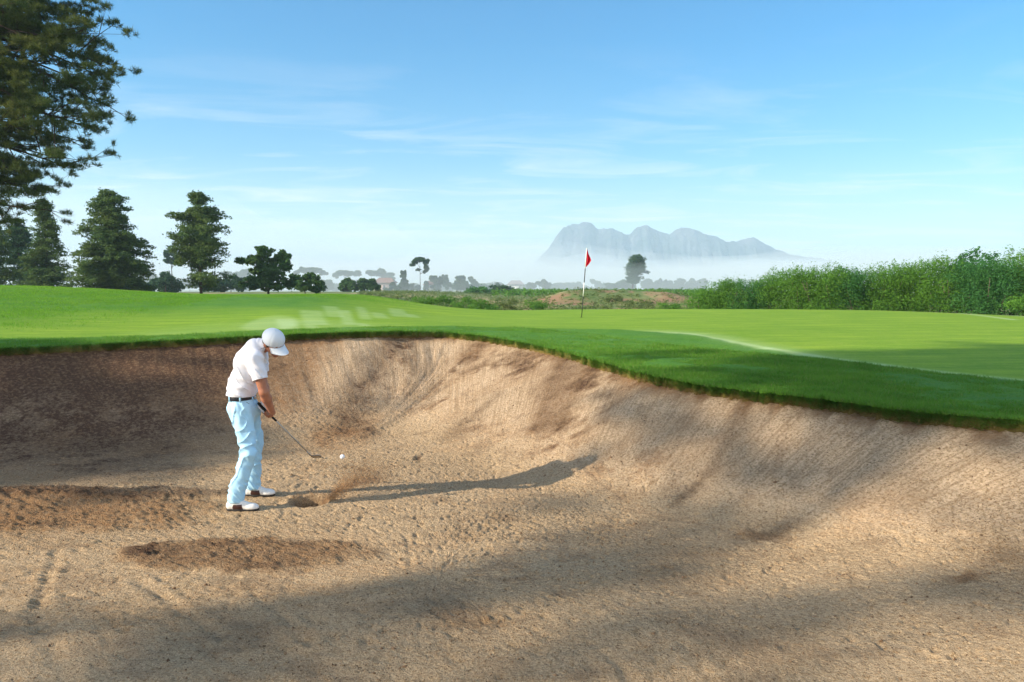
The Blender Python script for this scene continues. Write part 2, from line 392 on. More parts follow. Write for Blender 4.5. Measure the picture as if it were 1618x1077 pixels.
    # wheel and rake tracks in the foreground: two shallow parallel ruts
    for (ax, ay), (bx, by), wd, dep in (((215, 910), (350, 1000), .035, .016), ((400,925),(490,1010), .03, .012), ((965, 1030), (1010, 1085), .03, .02), ((1080, 1010), (1140, 1085), .03, .014),
                                        ((90, 860), (60, 950), .03, .014), ((60, 950), (110, 1075), .05, .014), ((820, 905), (880, 990), .02, .007), ((640, 840), (660, 930), .02, .007),
                                        ((450,800),(445,812),.02,.01), ((0,775),(70,800),.03,.02)):
        p, q_ = atz(ax, ay, .02), atz(bx, by, .02); d_, _t = seg(x + .05*(fbm(x*5,y*5,37,2)-.5), y, p[0], p[1], q_[0], q_[1])
        dep *= .6; z += -dep * np.exp(-(d_ / wd) ** 2) + .6 * dep * np.exp(-((d_ - 2.2 * wd) / wd) ** 2)
    # footprints trodden round the player and to the left
    rs = np.random.RandomState(5)
    for px_, py_ in ((300, 745), (250, 728), (200, 760), (330, 770), (395, 742), (150, 742), (100, 725), (330, 700), (440, 765), (455, 780),  (430, 745), (480, 740), (40, 905)):
        p = atz(px_, py_, .02); a = rs.uniform(0, 3.1); q = g(jx * .5 + x * .5, jy * .5 + y * .5, p[0], p[1], .15, .07, a)
        z += -.007 * np.exp(-q * q) + .003 * np.exp(-(np.sqrt(q) - 1.4) ** 2 * 6)
    for fx, fy in FEET:
        q = g(x, y, fx, fy, .19, .09); z += -z * np.exp(-q * q * .6) * .9 + .012 * np.exp(-(np.sqrt(q) - 1.55) ** 2 * 9)
    # granular surface: lumps a few centimetres across
    fl_ = 1 - .75 * sstep(.12, .5, prof)
    l1 = fbm(x * 9, y * 9, 41, 3) - .5; l2 = fbm(x * 34, y * 34, 42, 2, .6) - .5
    lump = np.maximum(l2, -.18); pit = sstep(.60, .80, fbm(x * 17, y * 17, 47, 2, .6))
    z += near * fl_ * (0.020 * l1 * clod + 0.021 * lump * (0.45 + clod) - 0.012 * pit)
    # rake lines down the face
    s_ = idx / 1500 * 30
    rk = near * sstep(.1, .35, prof) * (0.020 * (fbm(th * 75, d * .7, 43, 3, .6) - .5))
    z += rk
    return z, np.clip(np.clip(wet_shade, 0, 1.0) + hole, 0, 2.0), np.clip(soil, 0, 1), np.clip(clod, 0, 1.4), d, prof
NS = 520
_s = np.linspace(0, 1, NS) ** 0.8
_s[0] = 0.0
SX = BC[0] + (RL - .0)[:, None] * np.cos(TH)[:, None] * _s; SY = BC[1] + RL[:, None] * np.sin(TH)[:, None] * _s
_z, _wet_shade, _soil, _clod, _d, _prof = sand(SX.ravel(), SY.ravel())
SZ = _z.reshape(NT, NS)
TH2 = np.repeat(TH, NS)
def sand_z(x, y):
    """height of the sand under one point"""
    return float(sand(np.array([x]), np.array([y]))[0][0])

def sand_material():
    m = bpy.data.materials.new('sand'); m.use_nodes = True; t = m.node_tree; t.nodes.clear(); L = t.links.new
    o = N('ShaderNodeOutputMaterial', t); b = N('ShaderNodeBsdfPrincipled', t); b.inputs['Roughness'].default_value = .95
    b.inputs['Specular IOR Level'].default_value = .12
    tcn = N('ShaderNodeTexCoord', t)
    def noise(s, d=4, r=.6, vec=None):
        n = N('ShaderNodeTexNoise', t); n.inputs['Scale'].default_value = s; n.inputs['Detail'].default_value = d; n.inputs['Roughness'].default_value = r
        L(vec or tcn.outputs['Object'], n.inputs['Vector']); return n.outputs['Fac']
    def ramp(f, a, z, lo=0., hi=1.):
        n = N('ShaderNodeMapRange', t); n.inputs[1].default_value = a; n.inputs[2].default_value = z; n.inputs[3].default_value = lo; n.inputs[4].default_value = hi; L(f, n.inputs[0]); return n.outputs[0]
    def mixc(f, A, B):
        n = N('ShaderNodeMix', t, data_type='RGBA'); L(f, n.inputs[0])
        for k, v in ((6, A), (7, B)):
            if isinstance(v, tuple): n.inputs[k].default_value = (*v, 1)
            else: L(v, n.inputs[k])
        return n.outputs[2]
    def attr(n_): a = N('ShaderNodeAttribute', t); a.attribute_name = n_; return a.outputs['Fac']
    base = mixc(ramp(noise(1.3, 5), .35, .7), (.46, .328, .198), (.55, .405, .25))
    base = mixc(attr('prof'), base, mixc(ramp(noise(1.7, 5), .35, .7), (.70, .52, .35), (.78, .60, .42)))  # faces paler than the floor, partly sunlit contrast painted in
    base = mixc(ramp(noise(46, 3, .65), .44, .66), base, (.33, .215, .11))
    base = mixc(ramp(noise(110, 2, .8), .52, .66), base, (.70, .53, .33))
    # dark grains; more of them where the sand is coarse
    gr = noise(52, 2, .8); thr = M_('MULTIPLY', M_('SUBTRACT', gr, M_('SUBTRACT', .625, M_('MULTIPLY', attr('clod'), .045, tree=t), tree=t), tree=t), 14, clamp=True, tree=t)
    base = mixc(thr, base, (.15, .095, .055))
    wn = M_('MULTIPLY', attr('wet_shade'), ramp(noise(22, 4, .75), .3, .62, .45, 1.25), clamp=True, tree=t)
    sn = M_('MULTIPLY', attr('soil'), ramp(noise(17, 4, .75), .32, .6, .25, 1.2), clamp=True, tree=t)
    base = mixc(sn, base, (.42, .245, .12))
    base = mixc(wn, base, (.105, .060, .038))  # dark tint: damp soil, and the shade painted on the left face
    uv0 = N('ShaderNodeAttribute', t); uv0.attribute_name = 'rake'; stc = noise(.8, 4, .7, uv0.outputs['Vector'])
    base = mixc(M_('MULTIPLY', ramp(stc, .48, .62), M_('MULTIPLY', attr('face'), .50, tree=t), tree=t), base, (.30, .195, .105))
    base = mixc(ramp(attr('wet_shade'), 1.25, 1.8), base, (.035, .021, .014))  # near-black tone in the crater hollow
    L(base, b.inputs['Base Color'])
    h1 = noise(95, 4, .8); h2 = noise(46, 3, .65)
    hh = M_('ADD', M_('MULTIPLY', h1, .6, tree=t), h2, tree=t)
    bp = N('ShaderNodeBump', t); bp.inputs['Distance'].default_value = .05
    L(M_('ADD', M_('MULTIPLY', attr('clod'), .4, tree=t), .62, clamp=True, tree=t), bp.inputs['Strength']); L(hh, bp.inputs['Height'])
    # rake striation (runs down the face)
    uv = N('ShaderNodeAttribute', t); uv.attribute_name = 'rake'
    st = noise(1.0, 5, .7, uv.outputs['Vector'])
    bp2 = N('ShaderNodeBump', t); bp2.inputs['Distance'].default_value = .02; L(attr('face'), bp2.inputs['Strength']); bp2.inputs['Distance'].default_value = .028; L(st, bp2.inputs['Height'])
    L(bp.outputs[0], bp2.inputs['Normal']); L(bp2.outputs[0], b.inputs['Normal'])
    L(b.outputs[0], o.inputs[0]); return m
SANDM = sand_material()
_rake = np.stack([TH2 * 190, _d * 1.1, _d * 0], -1)
# last ring tucked under the turf
_V = np.stack([SX, SY, SZ], -1)
_ext = np.stack([BC[0] + (RL + .12) * np.cos(TH), BC[1] + (RL + .12) * np.sin(TH), SZ[:, -1] - .02], -1)[:, None, :]
_V = np.concatenate([_V, _ext], 1); NS2 = NS + 1
def _pad(a): a = a.reshape(NT, NS, *a.shape[1:]); return np.concatenate([a, a[:, -1:]], 1).reshape(NT * NS2, *a.shape[2:])
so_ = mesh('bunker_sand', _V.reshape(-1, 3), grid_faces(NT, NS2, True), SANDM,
           attrs={'prof': _pad(sstep(.0, .35, _prof) * .9), 'wet_shade': _pad(_wet_shade), 'soil': _pad(_soil), 'clod': _pad(_clod), 'face': _pad(sstep(.08, .35, _prof) * .95 * (1 - .6 * sstep(-2.2, -3.6, SX.ravel()))), 'rake': _pad(_rake)})
tag(so_, 'raked pale brown sand filling the deep bunker', kind='structure')

# ---- grass and land: one sheet from the lip to the horizon
offs = np.concatenate([[-0.05, -0.015], 0.5 * (1.0245 ** np.arange(0, 368) - 1)])
NR = len(offs)
RR = RL[:, None] + offs[None, :]
RR[:, 2:] = RL[:, None] + offs[None, 2:] - (RL - np.interp(TH, _LA, _LR))[:, None] * sstep(0, .8, offs[None, 2:])
GX = BC[0] + RR * np.cos(TH)[:, None]; GY = BC[1] + RR * np.sin(TH)[:, None]
GZ = ground_z(GX, GY)
_dl = np.clip(offs, 0, None)[None, :] + GX * 0
# mow line between the rough collar of the bunker and the putting green
MOW = np.array([(-14,12.1),(-9,12.4),(-5.6,12.9),(-3.0,14.0),(-1.2,15.3),(.8,15.8),(2.2,15.6),(3.3,14.4),(3.78,12.1),(4.25,10.4),(4.9,9.1),(5.5,8.2),(6.4,7.4),(9,6.6),(14,6.4)])
def mow_side(x, y):
    """signed distance to the mow line: positive on the green's side"""
    D = np.full(x.shape, 1e9); S = np.ones(x.shape)
    for k in range(len(MOW) - 1):
        a, b = MOW[k], MOW[k + 1]; d_, t_ = seg(x, y, a[0], a[1], b[0], b[1])
        c = (b[0] - a[0]) * (y - a[1]) - (b[1] - a[1]) * (x - a[0]); u = d_ < D; D = np.where(u, d_, D); S = np.where(u, np.sign(c), S)
    return D * S
ms_ = mow_side(GX, GY)
nearm = (GY > -5) & (np.hypot(GX, GY) < 34)
green = sstep(-.04, .10, ms_) * nearm
# dew: bright mowing edges
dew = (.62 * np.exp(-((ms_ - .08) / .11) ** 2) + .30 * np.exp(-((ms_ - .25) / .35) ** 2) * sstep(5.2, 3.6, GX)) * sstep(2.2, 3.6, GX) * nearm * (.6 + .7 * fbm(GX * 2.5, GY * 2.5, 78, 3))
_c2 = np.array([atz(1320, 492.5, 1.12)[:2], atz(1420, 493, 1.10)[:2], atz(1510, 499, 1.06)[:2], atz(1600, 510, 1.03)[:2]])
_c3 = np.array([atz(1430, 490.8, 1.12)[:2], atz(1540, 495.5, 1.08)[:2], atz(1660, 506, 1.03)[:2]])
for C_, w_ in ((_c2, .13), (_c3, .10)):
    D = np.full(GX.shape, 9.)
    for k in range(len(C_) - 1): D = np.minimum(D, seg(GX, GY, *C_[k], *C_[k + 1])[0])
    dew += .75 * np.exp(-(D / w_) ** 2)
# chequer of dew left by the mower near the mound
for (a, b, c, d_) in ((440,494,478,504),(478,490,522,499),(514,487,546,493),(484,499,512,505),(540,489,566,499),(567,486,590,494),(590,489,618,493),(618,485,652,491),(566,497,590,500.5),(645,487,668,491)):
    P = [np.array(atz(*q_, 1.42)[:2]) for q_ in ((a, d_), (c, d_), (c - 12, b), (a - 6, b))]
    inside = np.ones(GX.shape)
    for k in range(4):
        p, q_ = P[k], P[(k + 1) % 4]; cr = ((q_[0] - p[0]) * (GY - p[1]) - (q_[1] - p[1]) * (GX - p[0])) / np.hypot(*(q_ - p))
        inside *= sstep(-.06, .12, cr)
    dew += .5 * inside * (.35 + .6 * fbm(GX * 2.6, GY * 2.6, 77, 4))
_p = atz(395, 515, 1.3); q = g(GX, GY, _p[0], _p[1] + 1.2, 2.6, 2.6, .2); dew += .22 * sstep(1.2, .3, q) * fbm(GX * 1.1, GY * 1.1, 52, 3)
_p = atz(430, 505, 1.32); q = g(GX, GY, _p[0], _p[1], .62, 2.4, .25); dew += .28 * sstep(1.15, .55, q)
# longer grass of the mound at the left
rough = sstep(-8.5, -10.5, GX + .42 * (GY - 16) * -1 + 1.2 * (fbm(GX * .3, GY * .3, 53, 2) - .5)) * nearm
rough = np.clip(sstep(17.5, 21, GY - .55 * (GX + 6) * -1 * 0 + 1.6 * (fbm(GX * .4, GY * .4, 54, 2) - .5)) * sstep(-3.5, -6.5, GX) + sstep(-8, -13, GX) * sstep(13, 16, GY), 0, 1) * nearm
rough = np.maximum(rough, (1 - green) * nearm)
far = sstep(26.5, 34, np.hypot(GX, GY))
earth = .65 * sstep(.50, .60, fbm(GX * .35, GY * .13, 55, 5, .65)) * sstep(1, 5, GX) * sstep(27, 20, GX) * sstep(62, 70, GY) * sstep(100, 92, GY)
earth = np.maximum(earth, .8 * sstep(.56, .62, fbm(GX * .3, GY * .22, 58, 4)) * sstep(-8, -2, GX) * sstep(30, 24, GX) * sstep(46, 52, GY) * sstep(100, 92, GY))
dry = sstep(.42, .6, fbm(GX * .5, GY * .12, 56, 3)) * sstep(40, 50, GY) * sstep(140, 110, GY)
# small relief of the turf
GZ = GZ + (0.035 * rough * (fbm(GX * 4, GY * 4, 57, 3) - .5) + 0.05 * rough * (fbm(GX * 1.1, GY * 1.1, 59, 2) - .5)) * sstep(0, .3, _dl) * sstep(34, 20, np.hypot(GX, GY))
GZ[:, 0] = ZG - .16; GZ[:, 1] = ZG - .05
def turf_material():
    m = bpy.data.materials.new('turf'); m.use_nodes = True; t = m.node_tree; t.nodes.clear(); L = t.links.new
    o = N('ShaderNodeOutputMaterial', t); b = N('ShaderNodeBsdfPrincipled', t); b.inputs['Roughness'].default_value = .85
    b.inputs['Specular IOR Level'].default_value = .15; 
    tcn = N('ShaderNodeTexCoord', t)
    def noise(s, d=4, r=.6, sc_=None):
        n = N('ShaderNodeTexNoise', t); n.inputs['Scale'].default_value = s; n.inputs['Detail'].default_value = d; n.inputs['Roughness'].default_value = r
        v = tcn.outputs['Object']
        if sc_:
            mp = N('ShaderNodeMapping', t); mp.inputs['Scale'].default_value = sc_; L(v, mp.inputs[0]); v = mp.outputs[0]
        L(v, n.inputs['Vector']); return n.outputs['Fac']
    def ramp(f, a, z, lo=0., hi=1.):
        n = N('ShaderNodeMapRange', t); n.inputs[1].default_value = a; n.inputs[2].default_value = z; n.inputs[3].default_value = lo; n.inputs[4].default_value = hi; L(f, n.inputs[0]); return n.outputs[0]
    def mixc(f, A, B):
        n = N('ShaderNodeMix', t, data_type='RGBA'); L(f, n.inputs[0])
        for k, v in ((6, A), (7, B)):
            if isinstance(v, tuple): n.inputs[k].default_value = (*v, 1)
            else: L(v, n.inputs[k])
        return n.outputs[2]
    def attr(n_): a = N('ShaderNodeAttribute', t); a.attribute_name = n_; return a.outputs['Fac']
    gcol = mixc(ramp(noise(.55, 4), .3, .7), (.215, .355, .018), (.30, .43, .03))
    gcol = mixc(ramp(noise(2.2, 3, .6, (.35, 2.2, 1)), .38, .68), gcol, (.155, .30, .015))
    rcol = mixc(ramp(noise(1.7, 5), .32, .66), (.085, .235, .020), (.15, .31, .030))
    rcol = mixc(ramp(noise(.8, 4, .7, (.5, 1.6, 1)), .45, .65, 0, .6), rcol, (.10, .24, .075))
    rcol = mixc(ramp(noise(28, 3, .8), .42, .64), rcol, (.06, .19, .012))
    mp = N('ShaderNodeMapping', t); mp.inputs['Rotation'].default_value = (0, 0, 1.25); L(tcn.outputs['Object'], mp.inputs[0])
    wv = N('ShaderNodeTexWave', t); wv.inputs['Scale'].default_value = .42; wv.inputs['Distortion'].default_value = 1.2; wv.inputs['Detail'].default_value = 2; wv.inputs['Detail Scale'].default_value = .6; L(mp.outputs[0], wv.inputs['Vector'])
    gcol = mixc(ramp(wv.outputs['Fac'], .3, .7, 0, .28), gcol, (.13, .27, .014))
    gcol = mixc(ramp(noise(7, 5, .8), .48, .66, 0, .42), gcol, (.34, .41, .06))
    gcol = mixc(ramp(noise(38, 3, .85), .50, .70, 0, .5), gcol, (.10, .22, .012))
    c = mixc(attr('rough'), gcol, rcol)
    c = mixc(ramp(noise(60, 2, .8), .35, .75, 0, .35), c, (.04, .13, .01))
    fcol = mixc(ramp(noise(.12, 5, .7), .35, .65), (.11, .17, .045), (.21, .24, .085))
    fcol = mixc(attr('dry'), fcol, (.33, .27, .13))
    fcol = mixc(ramp(noise(1.1, 4, .8), .5, .62), fcol, (.07, .13, .03))
    fcol = mixc(attr('earth'), fcol, (.30, .165, .10))
    c = mixc(attr('far'), c, fcol)
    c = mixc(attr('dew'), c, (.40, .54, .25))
    c = mixc(attr('skirt'), c, (.17, .09, .035))
    L(c, b.inputs['Base Color'])
    h = noise(85, 3, .8); h2 = noise(14, 4, .7)
    bp = N('ShaderNodeBump', t); bp.inputs['Distance'].default_value = .03; L(ramp(attr('rough'), 0, 1, .3, .9), bp.inputs['Strength'])
    L(M_('ADD', M_('MULTIPLY', h, .5, tree=t), h2, tree=t), bp.inputs['Height']); L(bp.outputs[0], b.inputs['Normal'])
    L(b.outputs[0], o.inputs[0]); return m
TURFM = turf_material()
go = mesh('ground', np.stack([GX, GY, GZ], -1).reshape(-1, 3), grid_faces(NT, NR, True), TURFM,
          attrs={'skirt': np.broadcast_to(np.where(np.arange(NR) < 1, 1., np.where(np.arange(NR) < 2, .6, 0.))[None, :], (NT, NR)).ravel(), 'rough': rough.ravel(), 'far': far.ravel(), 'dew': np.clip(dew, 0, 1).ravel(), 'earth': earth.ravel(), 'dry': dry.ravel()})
tag(go, 'mown turf around the bunker running out to scrub land', kind='structure')
# ================================================================== plants
def leaf_mat(name, a, b, trans=.3, s=.6):
    return mat(name, a, rough=.75, spec=.18, trans=trans, noise=(b, s, .35, .65), attr=('tone', tuple(.62 * c for c in a)))
M_PINE = leaf_mat('pine_needles', (.080, .125, .038), (.15, .165, .036), .35, .5)
M_CON = leaf_mat('conifer_foliage', (.080, .155, .050), (.135, .195, .048), .35, .5)
M_OAK = leaf_mat('dark_leaf', (.060, .150, .042), (.11, .20, .045), .35, .5)
M_FAR = leaf_mat('far_leaf', (.045, .115, .055), (.075, .15, .055), .35, .3)
M_BUSH = leaf_mat('bush_leaf', (.145, .32, .040), (.085, .23, .035), .42, .45)
M_BUSHD = leaf_mat('dark_bush_leaf', (.06, .20, .055), (.10, .27, .055), .38, .5)
M_PALE = leaf_mat('pale_scrub_leaf', (.12, .19, .05), (.20, .25, .09), .35, .3)
M_BARK = mat('bark', (.085, .058, .040), rough=.95, spec=.1, noise=((.05, .035, .025), 6, .35, .65), bump=(9, .6, .05))
M_BARKG = mat('grey_bark', (.15, .125, .10), rough=.95, spec=.1, noise=((.08, .065, .05), 4, .35, .65), bump=(7, .6, .05))

def leaves(rs, centers, size, aspect=2.2, up=0.0, jitter=.35, quad=True):
    """one small leaf-shaped face per centre, randomly turned"""
    n = len(centers); c = np.asarray(centers)
    a = rs.normal(size=(n, 3)); a[:, 2] = a[:, 2] * (1 - up) + up * np.abs(a[:, 2]) ; a /= np.linalg.norm(a, axis=1)[:, None]
    b = np.cross(a, rs.normal(size=(n, 3))); b /= np.linalg.norm(b, axis=1)[:, None] + 1e-9
    s = size * (1 + jitter * rs.uniform(-1, 1, n))[:, None]
    L_ = a * s; W_ = b * s / aspect
    V = np.stack([c - L_ * .5, c + W_ * .5 , c + L_ * .5, c - W_ * .5], 1).reshape(-1, 3)
    F = np.arange(4 * n).reshape(n, 4)
    return V, F
def blob_points(rs, blobs, dens, shell=.55, lump=.35, min_n=12):
    """points in clumps: each blob (x,y,z,rx,ry,rz) is filled with sub-clumps whose leaves cluster near their surface"""
    P, T = [], []
    for bx, by, bz, rx, ry, rz in blobs:
        n = max(min_n, int(dens * (rx * ry * rz) ** (2 / 3.)))
        k = max(5, n // 55)
        d = rs.normal(size=(k, 3)); d /= np.linalg.norm(d, axis=1)[:, None]
        cc = d * (shell + (1 - shell) * rs.uniform(0, 1, k) ** .5)[:, None]
        j = rs.randint(0, k, n); e = rs.normal(size=(n, 3)); e /= np.linalg.norm(e, axis=1)[:, None]
        r_ = lump * rs.uniform(.5, 1.3, k)
        q = cc[j] + e * (r_[j] * rs.uniform(.25, 1, n) ** .5)[:, None]
        fill = rs.uniform(0, 1, n) < .45; ee = rs.normal(size=(n, 3)); ee /= np.linalg.norm(ee, axis=1)[:, None]; q[fill] = (ee * (rs.uniform(.02, 1, n) ** .42)[:, None] * .98)[fill]
        P.append(q * [rx, ry, rz] + [bx, by, bz]); T.append(rs.uniform(0, 1, k)[j] * .7 + rs.uniform(0, .3, n))
    P = np.vstack(P); T = np.concatenate(T); j = rs.uniform(0, 1, len(P)) < .18; P[j] += rs.normal(size=(j.sum(), 3)) * (np.mean([b[3] for b in blobs]) * .2)
    return P, T
def crown_mesh(name, parent, blobs, material, seed, dens, leaf, aspect=2.2, shell=.55, lump=.35, up=.3):
    rs = np.random.RandomState(seed); P, T = blob_points(rs, blobs, dens, shell, lump)
    V, F = leaves(rs, P, leaf, aspect, up)
    return mesh(name, V, F, material, parent, smooth=False, attrs={'tone': np.repeat(T * T, 4)})
def limb(p0, p1, r0, r1, sag=.12, seed=0, n=7):
    rs = np.random.RandomState(seed); t = np.linspace(0, 1, n)[:, None]; p0 = np.array(p0, float); p1 = np.array(p1, float)
    L_ = np.linalg.norm(p1 - p0); off = rs.normal(size=3) * .06 * L_
    P = p0 + (p1 - p0) * t + off * np.sin(np.pi * t) + np.array([0, 0, 1.]) * sag * L_ * np.sin(np.pi * t)
    return tube(P, r0 + (r1 - r0) * t[:, 0], 6)

def px_blobs(lst, Y, depth=1.0, rs=None):
    """blobs given as (px, py, rx_px[, ry_px]) on the photograph, at distance Y, spread in depth"""
    out = []
    rs = rs or np.random.RandomState(1)
    for b in lst:
        px, py, rx = b[:3]; ry = b[3] if len(b) > 3 else rx
        k = Y / FPX; dy = rs.uniform(-1, 1) * depth
        x, _, z = at(px, py, Y); out.append((x, Y + dy, z, rx * k, rx * k * .9, ry * k))
    return out
def tree(label, Y, base_px, blobs, material, seed, cat='tree', group=None, trunk_px=None, tr=.018, dens=700, leaf=.3, aspect=2.0, bark=None, name='tree',
         shell=.5, lump=.38, up=.3, depth=None, nlimb=6, trunk=True, fork=.3, split=0):
    bx, by = base_px; x, _, z = at(bx, by, Y); zb = min(z, float(ground_z(np.array([x]), np.array([Y]))[0])) - .15
    root = empty(name, (x, Y, zb), label, cat, group)
    rs = np.random.RandomState(seed)
    width = (max(b[0] + b[2] for b in blobs) - min(b[0] - b[2] for b in blobs)) / FPX * Y
    B = px_blobs(blobs, Y, width * .28 if depth is None else depth, rs)
    if split:
        top0 = max(b[2] + b[5] for b in B); nb = []
        for b in B:
            nb.append((b[0], b[1], b[2], b[3] * .62, b[4] * .62, b[5] * .62))
            for _ in range(split):
                d = rs.normal(size=3); d /= np.linalg.norm(d); r_ = rs.uniform(.28, .48); nb.append((b[0] + d[0] * b[3] * (1 - r_ * .8), b[1] + d[1] * b[4] * (1 - r_ * .8), b[2] + d[2] * b[5] * (1 - r_ * .8), b[3] * r_, b[4] * r_, b[5] * r_))
        B = nb
    top = max(b[2] + b[5] for b in B); H = top - zb
    if trunk:
        tx = at((trunk_px or (bx, by))[0], by, Y)[0]; m = B[int(np.argmax([b[2] for b in B]))]
        zt = zb + H * .86; P = [(x, Y, zb), (x + (tx - x) * .3, Y + .02 * H, zb + H * .3), (tx, Y, zb + H * .6), ((tx + m[0]) / 2, Y + (m[1] - Y) * .5, zt)]
        P = np.array(P); tt = np.linspace(0, 1, 10); PP = np.stack([np.interp(tt, np.linspace(0, 1, 4), P[:, i]) for i in range(3)], -1)
        parts = [tube(PP, H * tr * (1.25 - 1.05 * tt), 8)]
        order = rs.permutation(len(B))[:nlimb]
        for i in order:
            b = B[i]; h0 = min(max((b[2] - zb) / H - .12, fork), .8); q = np.array([np.interp(h0, tt, PP[:, k]) for k in range(3)])
            parts.append(limb(q, (b[0], b[1], b[2]), H * tr * .42, H * tr * .1, .06, seed + i))
        V, F = join(parts); mesh('trunk', V, F, bark or M_BARK, root)
    crown_mesh('crown', root, B, material, seed, dens, leaf, aspect, shell, lump, up)
    return root

def conifer(label, Y, base, prof, n, seed, material=M_CON, cat='tree', name='conifer_tree', droop=.12, spray=.3, dens=420, leaf=.22, gap=0., tr=.012, bark=None, tilt=0.):
    """trunk with whorls of branches; prof = [(py, half width px)], top first"""
    rs = np.random.RandomState(seed); k = Y / FPX; x, _, z = at(*base, Y); zb = min(z, float(ground_z(np.array([x]), np.array([Y]))[0])) - .15
    root = empty(name, (x, Y, zb), label, cat); pz = np.array([at(base[0], p[0], Y)[2] for p in prof])[::-1]; pw = np.array([p[1] * k for p in prof])[::-1]
    ztop = pz[-1]; H = ztop - zb; tt = np.linspace(0, 1, 9); tx = x + tilt * k * tt
    parts = [tube(np.stack([tx, Y + 0 * tt, zb + H * .98 * tt], -1), H * tr * (1.2 - 1.05 * tt), 8)]; B = []
    for i in range(n):
        f = rs.uniform(0, 1) ** .8; zz = pz[0] + (ztop - pz[0]) * f
        if gap and vn2(np.array([zz * 1.1]), np.array([seed]), 9)[0] < gap: zz += .5
        a = rs.uniform(0, 6.283); w = np.interp(zz, pz, pw) * (.62 + .5 * rs.uniform(0, 1)) * (1 + .28 * (vn2(np.array([a * 1.4]), np.array([zz * .8]), seed)[0] - .5) * 2)
        c = np.array([math.cos(a), math.sin(a)]); ox = x + tilt * k * (zz - zb) / H; m = max(3, int(w / spray * 1.5))
        p0 = np.array([ox, Y, zz - .1 * w]); p1 = np.array([ox + c[0] * w, Y + c[1] * w, zz - droop * w]); parts.append(tube(np.array([p0, (p0 + p1) / 2 + [0, 0, .08 * w], p1]), [H * tr * .28, H * tr * .18, .012], 4, cap=False))
        for j in range(m):
            g_ = (j + .8) / m; q = p0 + (p1 - p0) * g_ + [0, 0, .08 * w * 4 * g_ * (1 - g_)] + rs.normal(size=3) * spray * .3; r_ = spray * rs.uniform(.6, 1.25)
            B.append((q[0], q[1], q[2], r_ * 1.15, r_ * 1.15, r_ * .5))
    V, F = join(parts); mesh('trunk', V, F, bark or M_BARK, root)
    P, T = blob_points(rs, B, dens, .3, .5, 10); V, F = leaves(rs, P, leaf, 2.4, .25)
    mesh('crown', V, F, material, root, smooth=False, attrs={'tone': np.repeat(T ** 3, 4)}); return root
# ---- the big pine at the left edge: real limbs carrying needle clumps
def pine_needles(rs, clumps, tufts, needles, L_):
    P, D = [], []
    for (x, y, z, r) in clumps:
        n = max(4, int(tufts * (r / .8) ** 2)); e = rs.normal(size=(n, 3)); e /= np.linalg.norm(e, axis=1)[:, None]
        e[:, 2] = np.abs(e[:, 2]) * .8 - .15
        p = np.array([x, y, z]) + e * (r * rs.uniform(.35, 1.05, n))[:, None] * [1, 1, .75]
        P.append(p); D.append(e * .6 + [0, 0, .55])
    P = np.vstack(P); D = np.vstack(D); n = len(P)
    c = np.repeat(P, needles, 0); d = np.repeat(D, needles, 0) + rs.normal(size=(n * needles, 3)) * .75
    d /= np.linalg.norm(d, axis=1)[:, None]; b = np.cross(d, rs.normal(size=d.shape)); b /= np.linalg.norm(b, axis=1)[:, None]
    s = (L_ * rs.uniform(.6, 1.2, len(c)))[:, None]; c = c + rs.normal(size=c.shape) * L_ * .18
    V = np.stack([c - b * s * .06, c + b * s * .06, c + d * s], 1).reshape(-1, 3)
    tone = np.repeat(np.repeat(rs.uniform(0, 1, n) ** 2, needles), 3)
    return V, np.arange(len(V)).reshape(-1, 3), tone
def big_pine(name, label, base, lean, limbs, H, seed, tufts, needles, L_, cat='pine tree', group=None, sub=7, extra=(), tk=.024):
    """limbs: (height of its root 0..1, tip x,y,z, clump radius)"""
    rs = np.random.RandomState(seed); root = empty(name, base, label, cat, group); base = np.array(base, float)
    t = np.linspace(0, 1, 12); T = base + np.stack([lean[0] * t ** 1.5, lean[1] * t ** 1.5, H * t], -1)
    parts = [tube(T, H * tk * (1.15 - .95 * t), 12)]; cl = list(extra)
    for i, (h, x, y, z, r) in enumerate(limbs):
        q = np.array([np.interp(h, t, T[:, k]) for k in range(3)]); p = np.array([x, y, z]); Lb = np.linalg.norm(p - q)
        n = 9; tt = np.linspace(0, 1, n)[:, None]; wob = rs.normal(size=3) * .05 * Lb
        B = q + (p - q) * tt + wob * np.sin(np.pi * tt) + np.array([0, 0, 1.]) * .05 * Lb * np.sin(np.pi * tt)
        parts.append(tube(B, (.012 * Lb + .035) * (tk / .024) * (1.1 - tt[:, 0] * .95), 6)); cl.append((x, y, z, r))
        for k in range(sub):
            f = rs.uniform(.45, .98); o = np.array([np.interp(f, tt[:, 0], B[:, j]) for j in range(3)])
            e = (p - q) / Lb * rs.uniform(.1, .7) + rs.normal(size=3) * [.5, .5, .32]; e /= np.linalg.norm(e); l_ = Lb * rs.uniform(.10, .26) + r * .6
            e2 = o + e * l_; parts.append(tube(np.array([o, o + e * l_ * .5 + [0, 0, .04 * l_], e2]), [.03, .02, .008], 5, cap=False)); cl.append((*e2, r * rs.uniform(.45, .85)))
            for m_ in range(2):
                e3 = e2 + rs.normal(size=3) * r * .7; parts.append(tube(np.array([o + e * l_ * .6, e3]), [.014, .005], 4, cap=False)); cl.append((*e3, r * rs.uniform(.3, .5)))
    V, F = join(parts); mesh('trunk', V, F, M_BARK, root)
    V, F, tn = pine_needles(rs, cl, tufts, needles, L_); mesh('crown', V, F, M_PINE, root, smooth=False, attrs={'tone': tn})
    return root
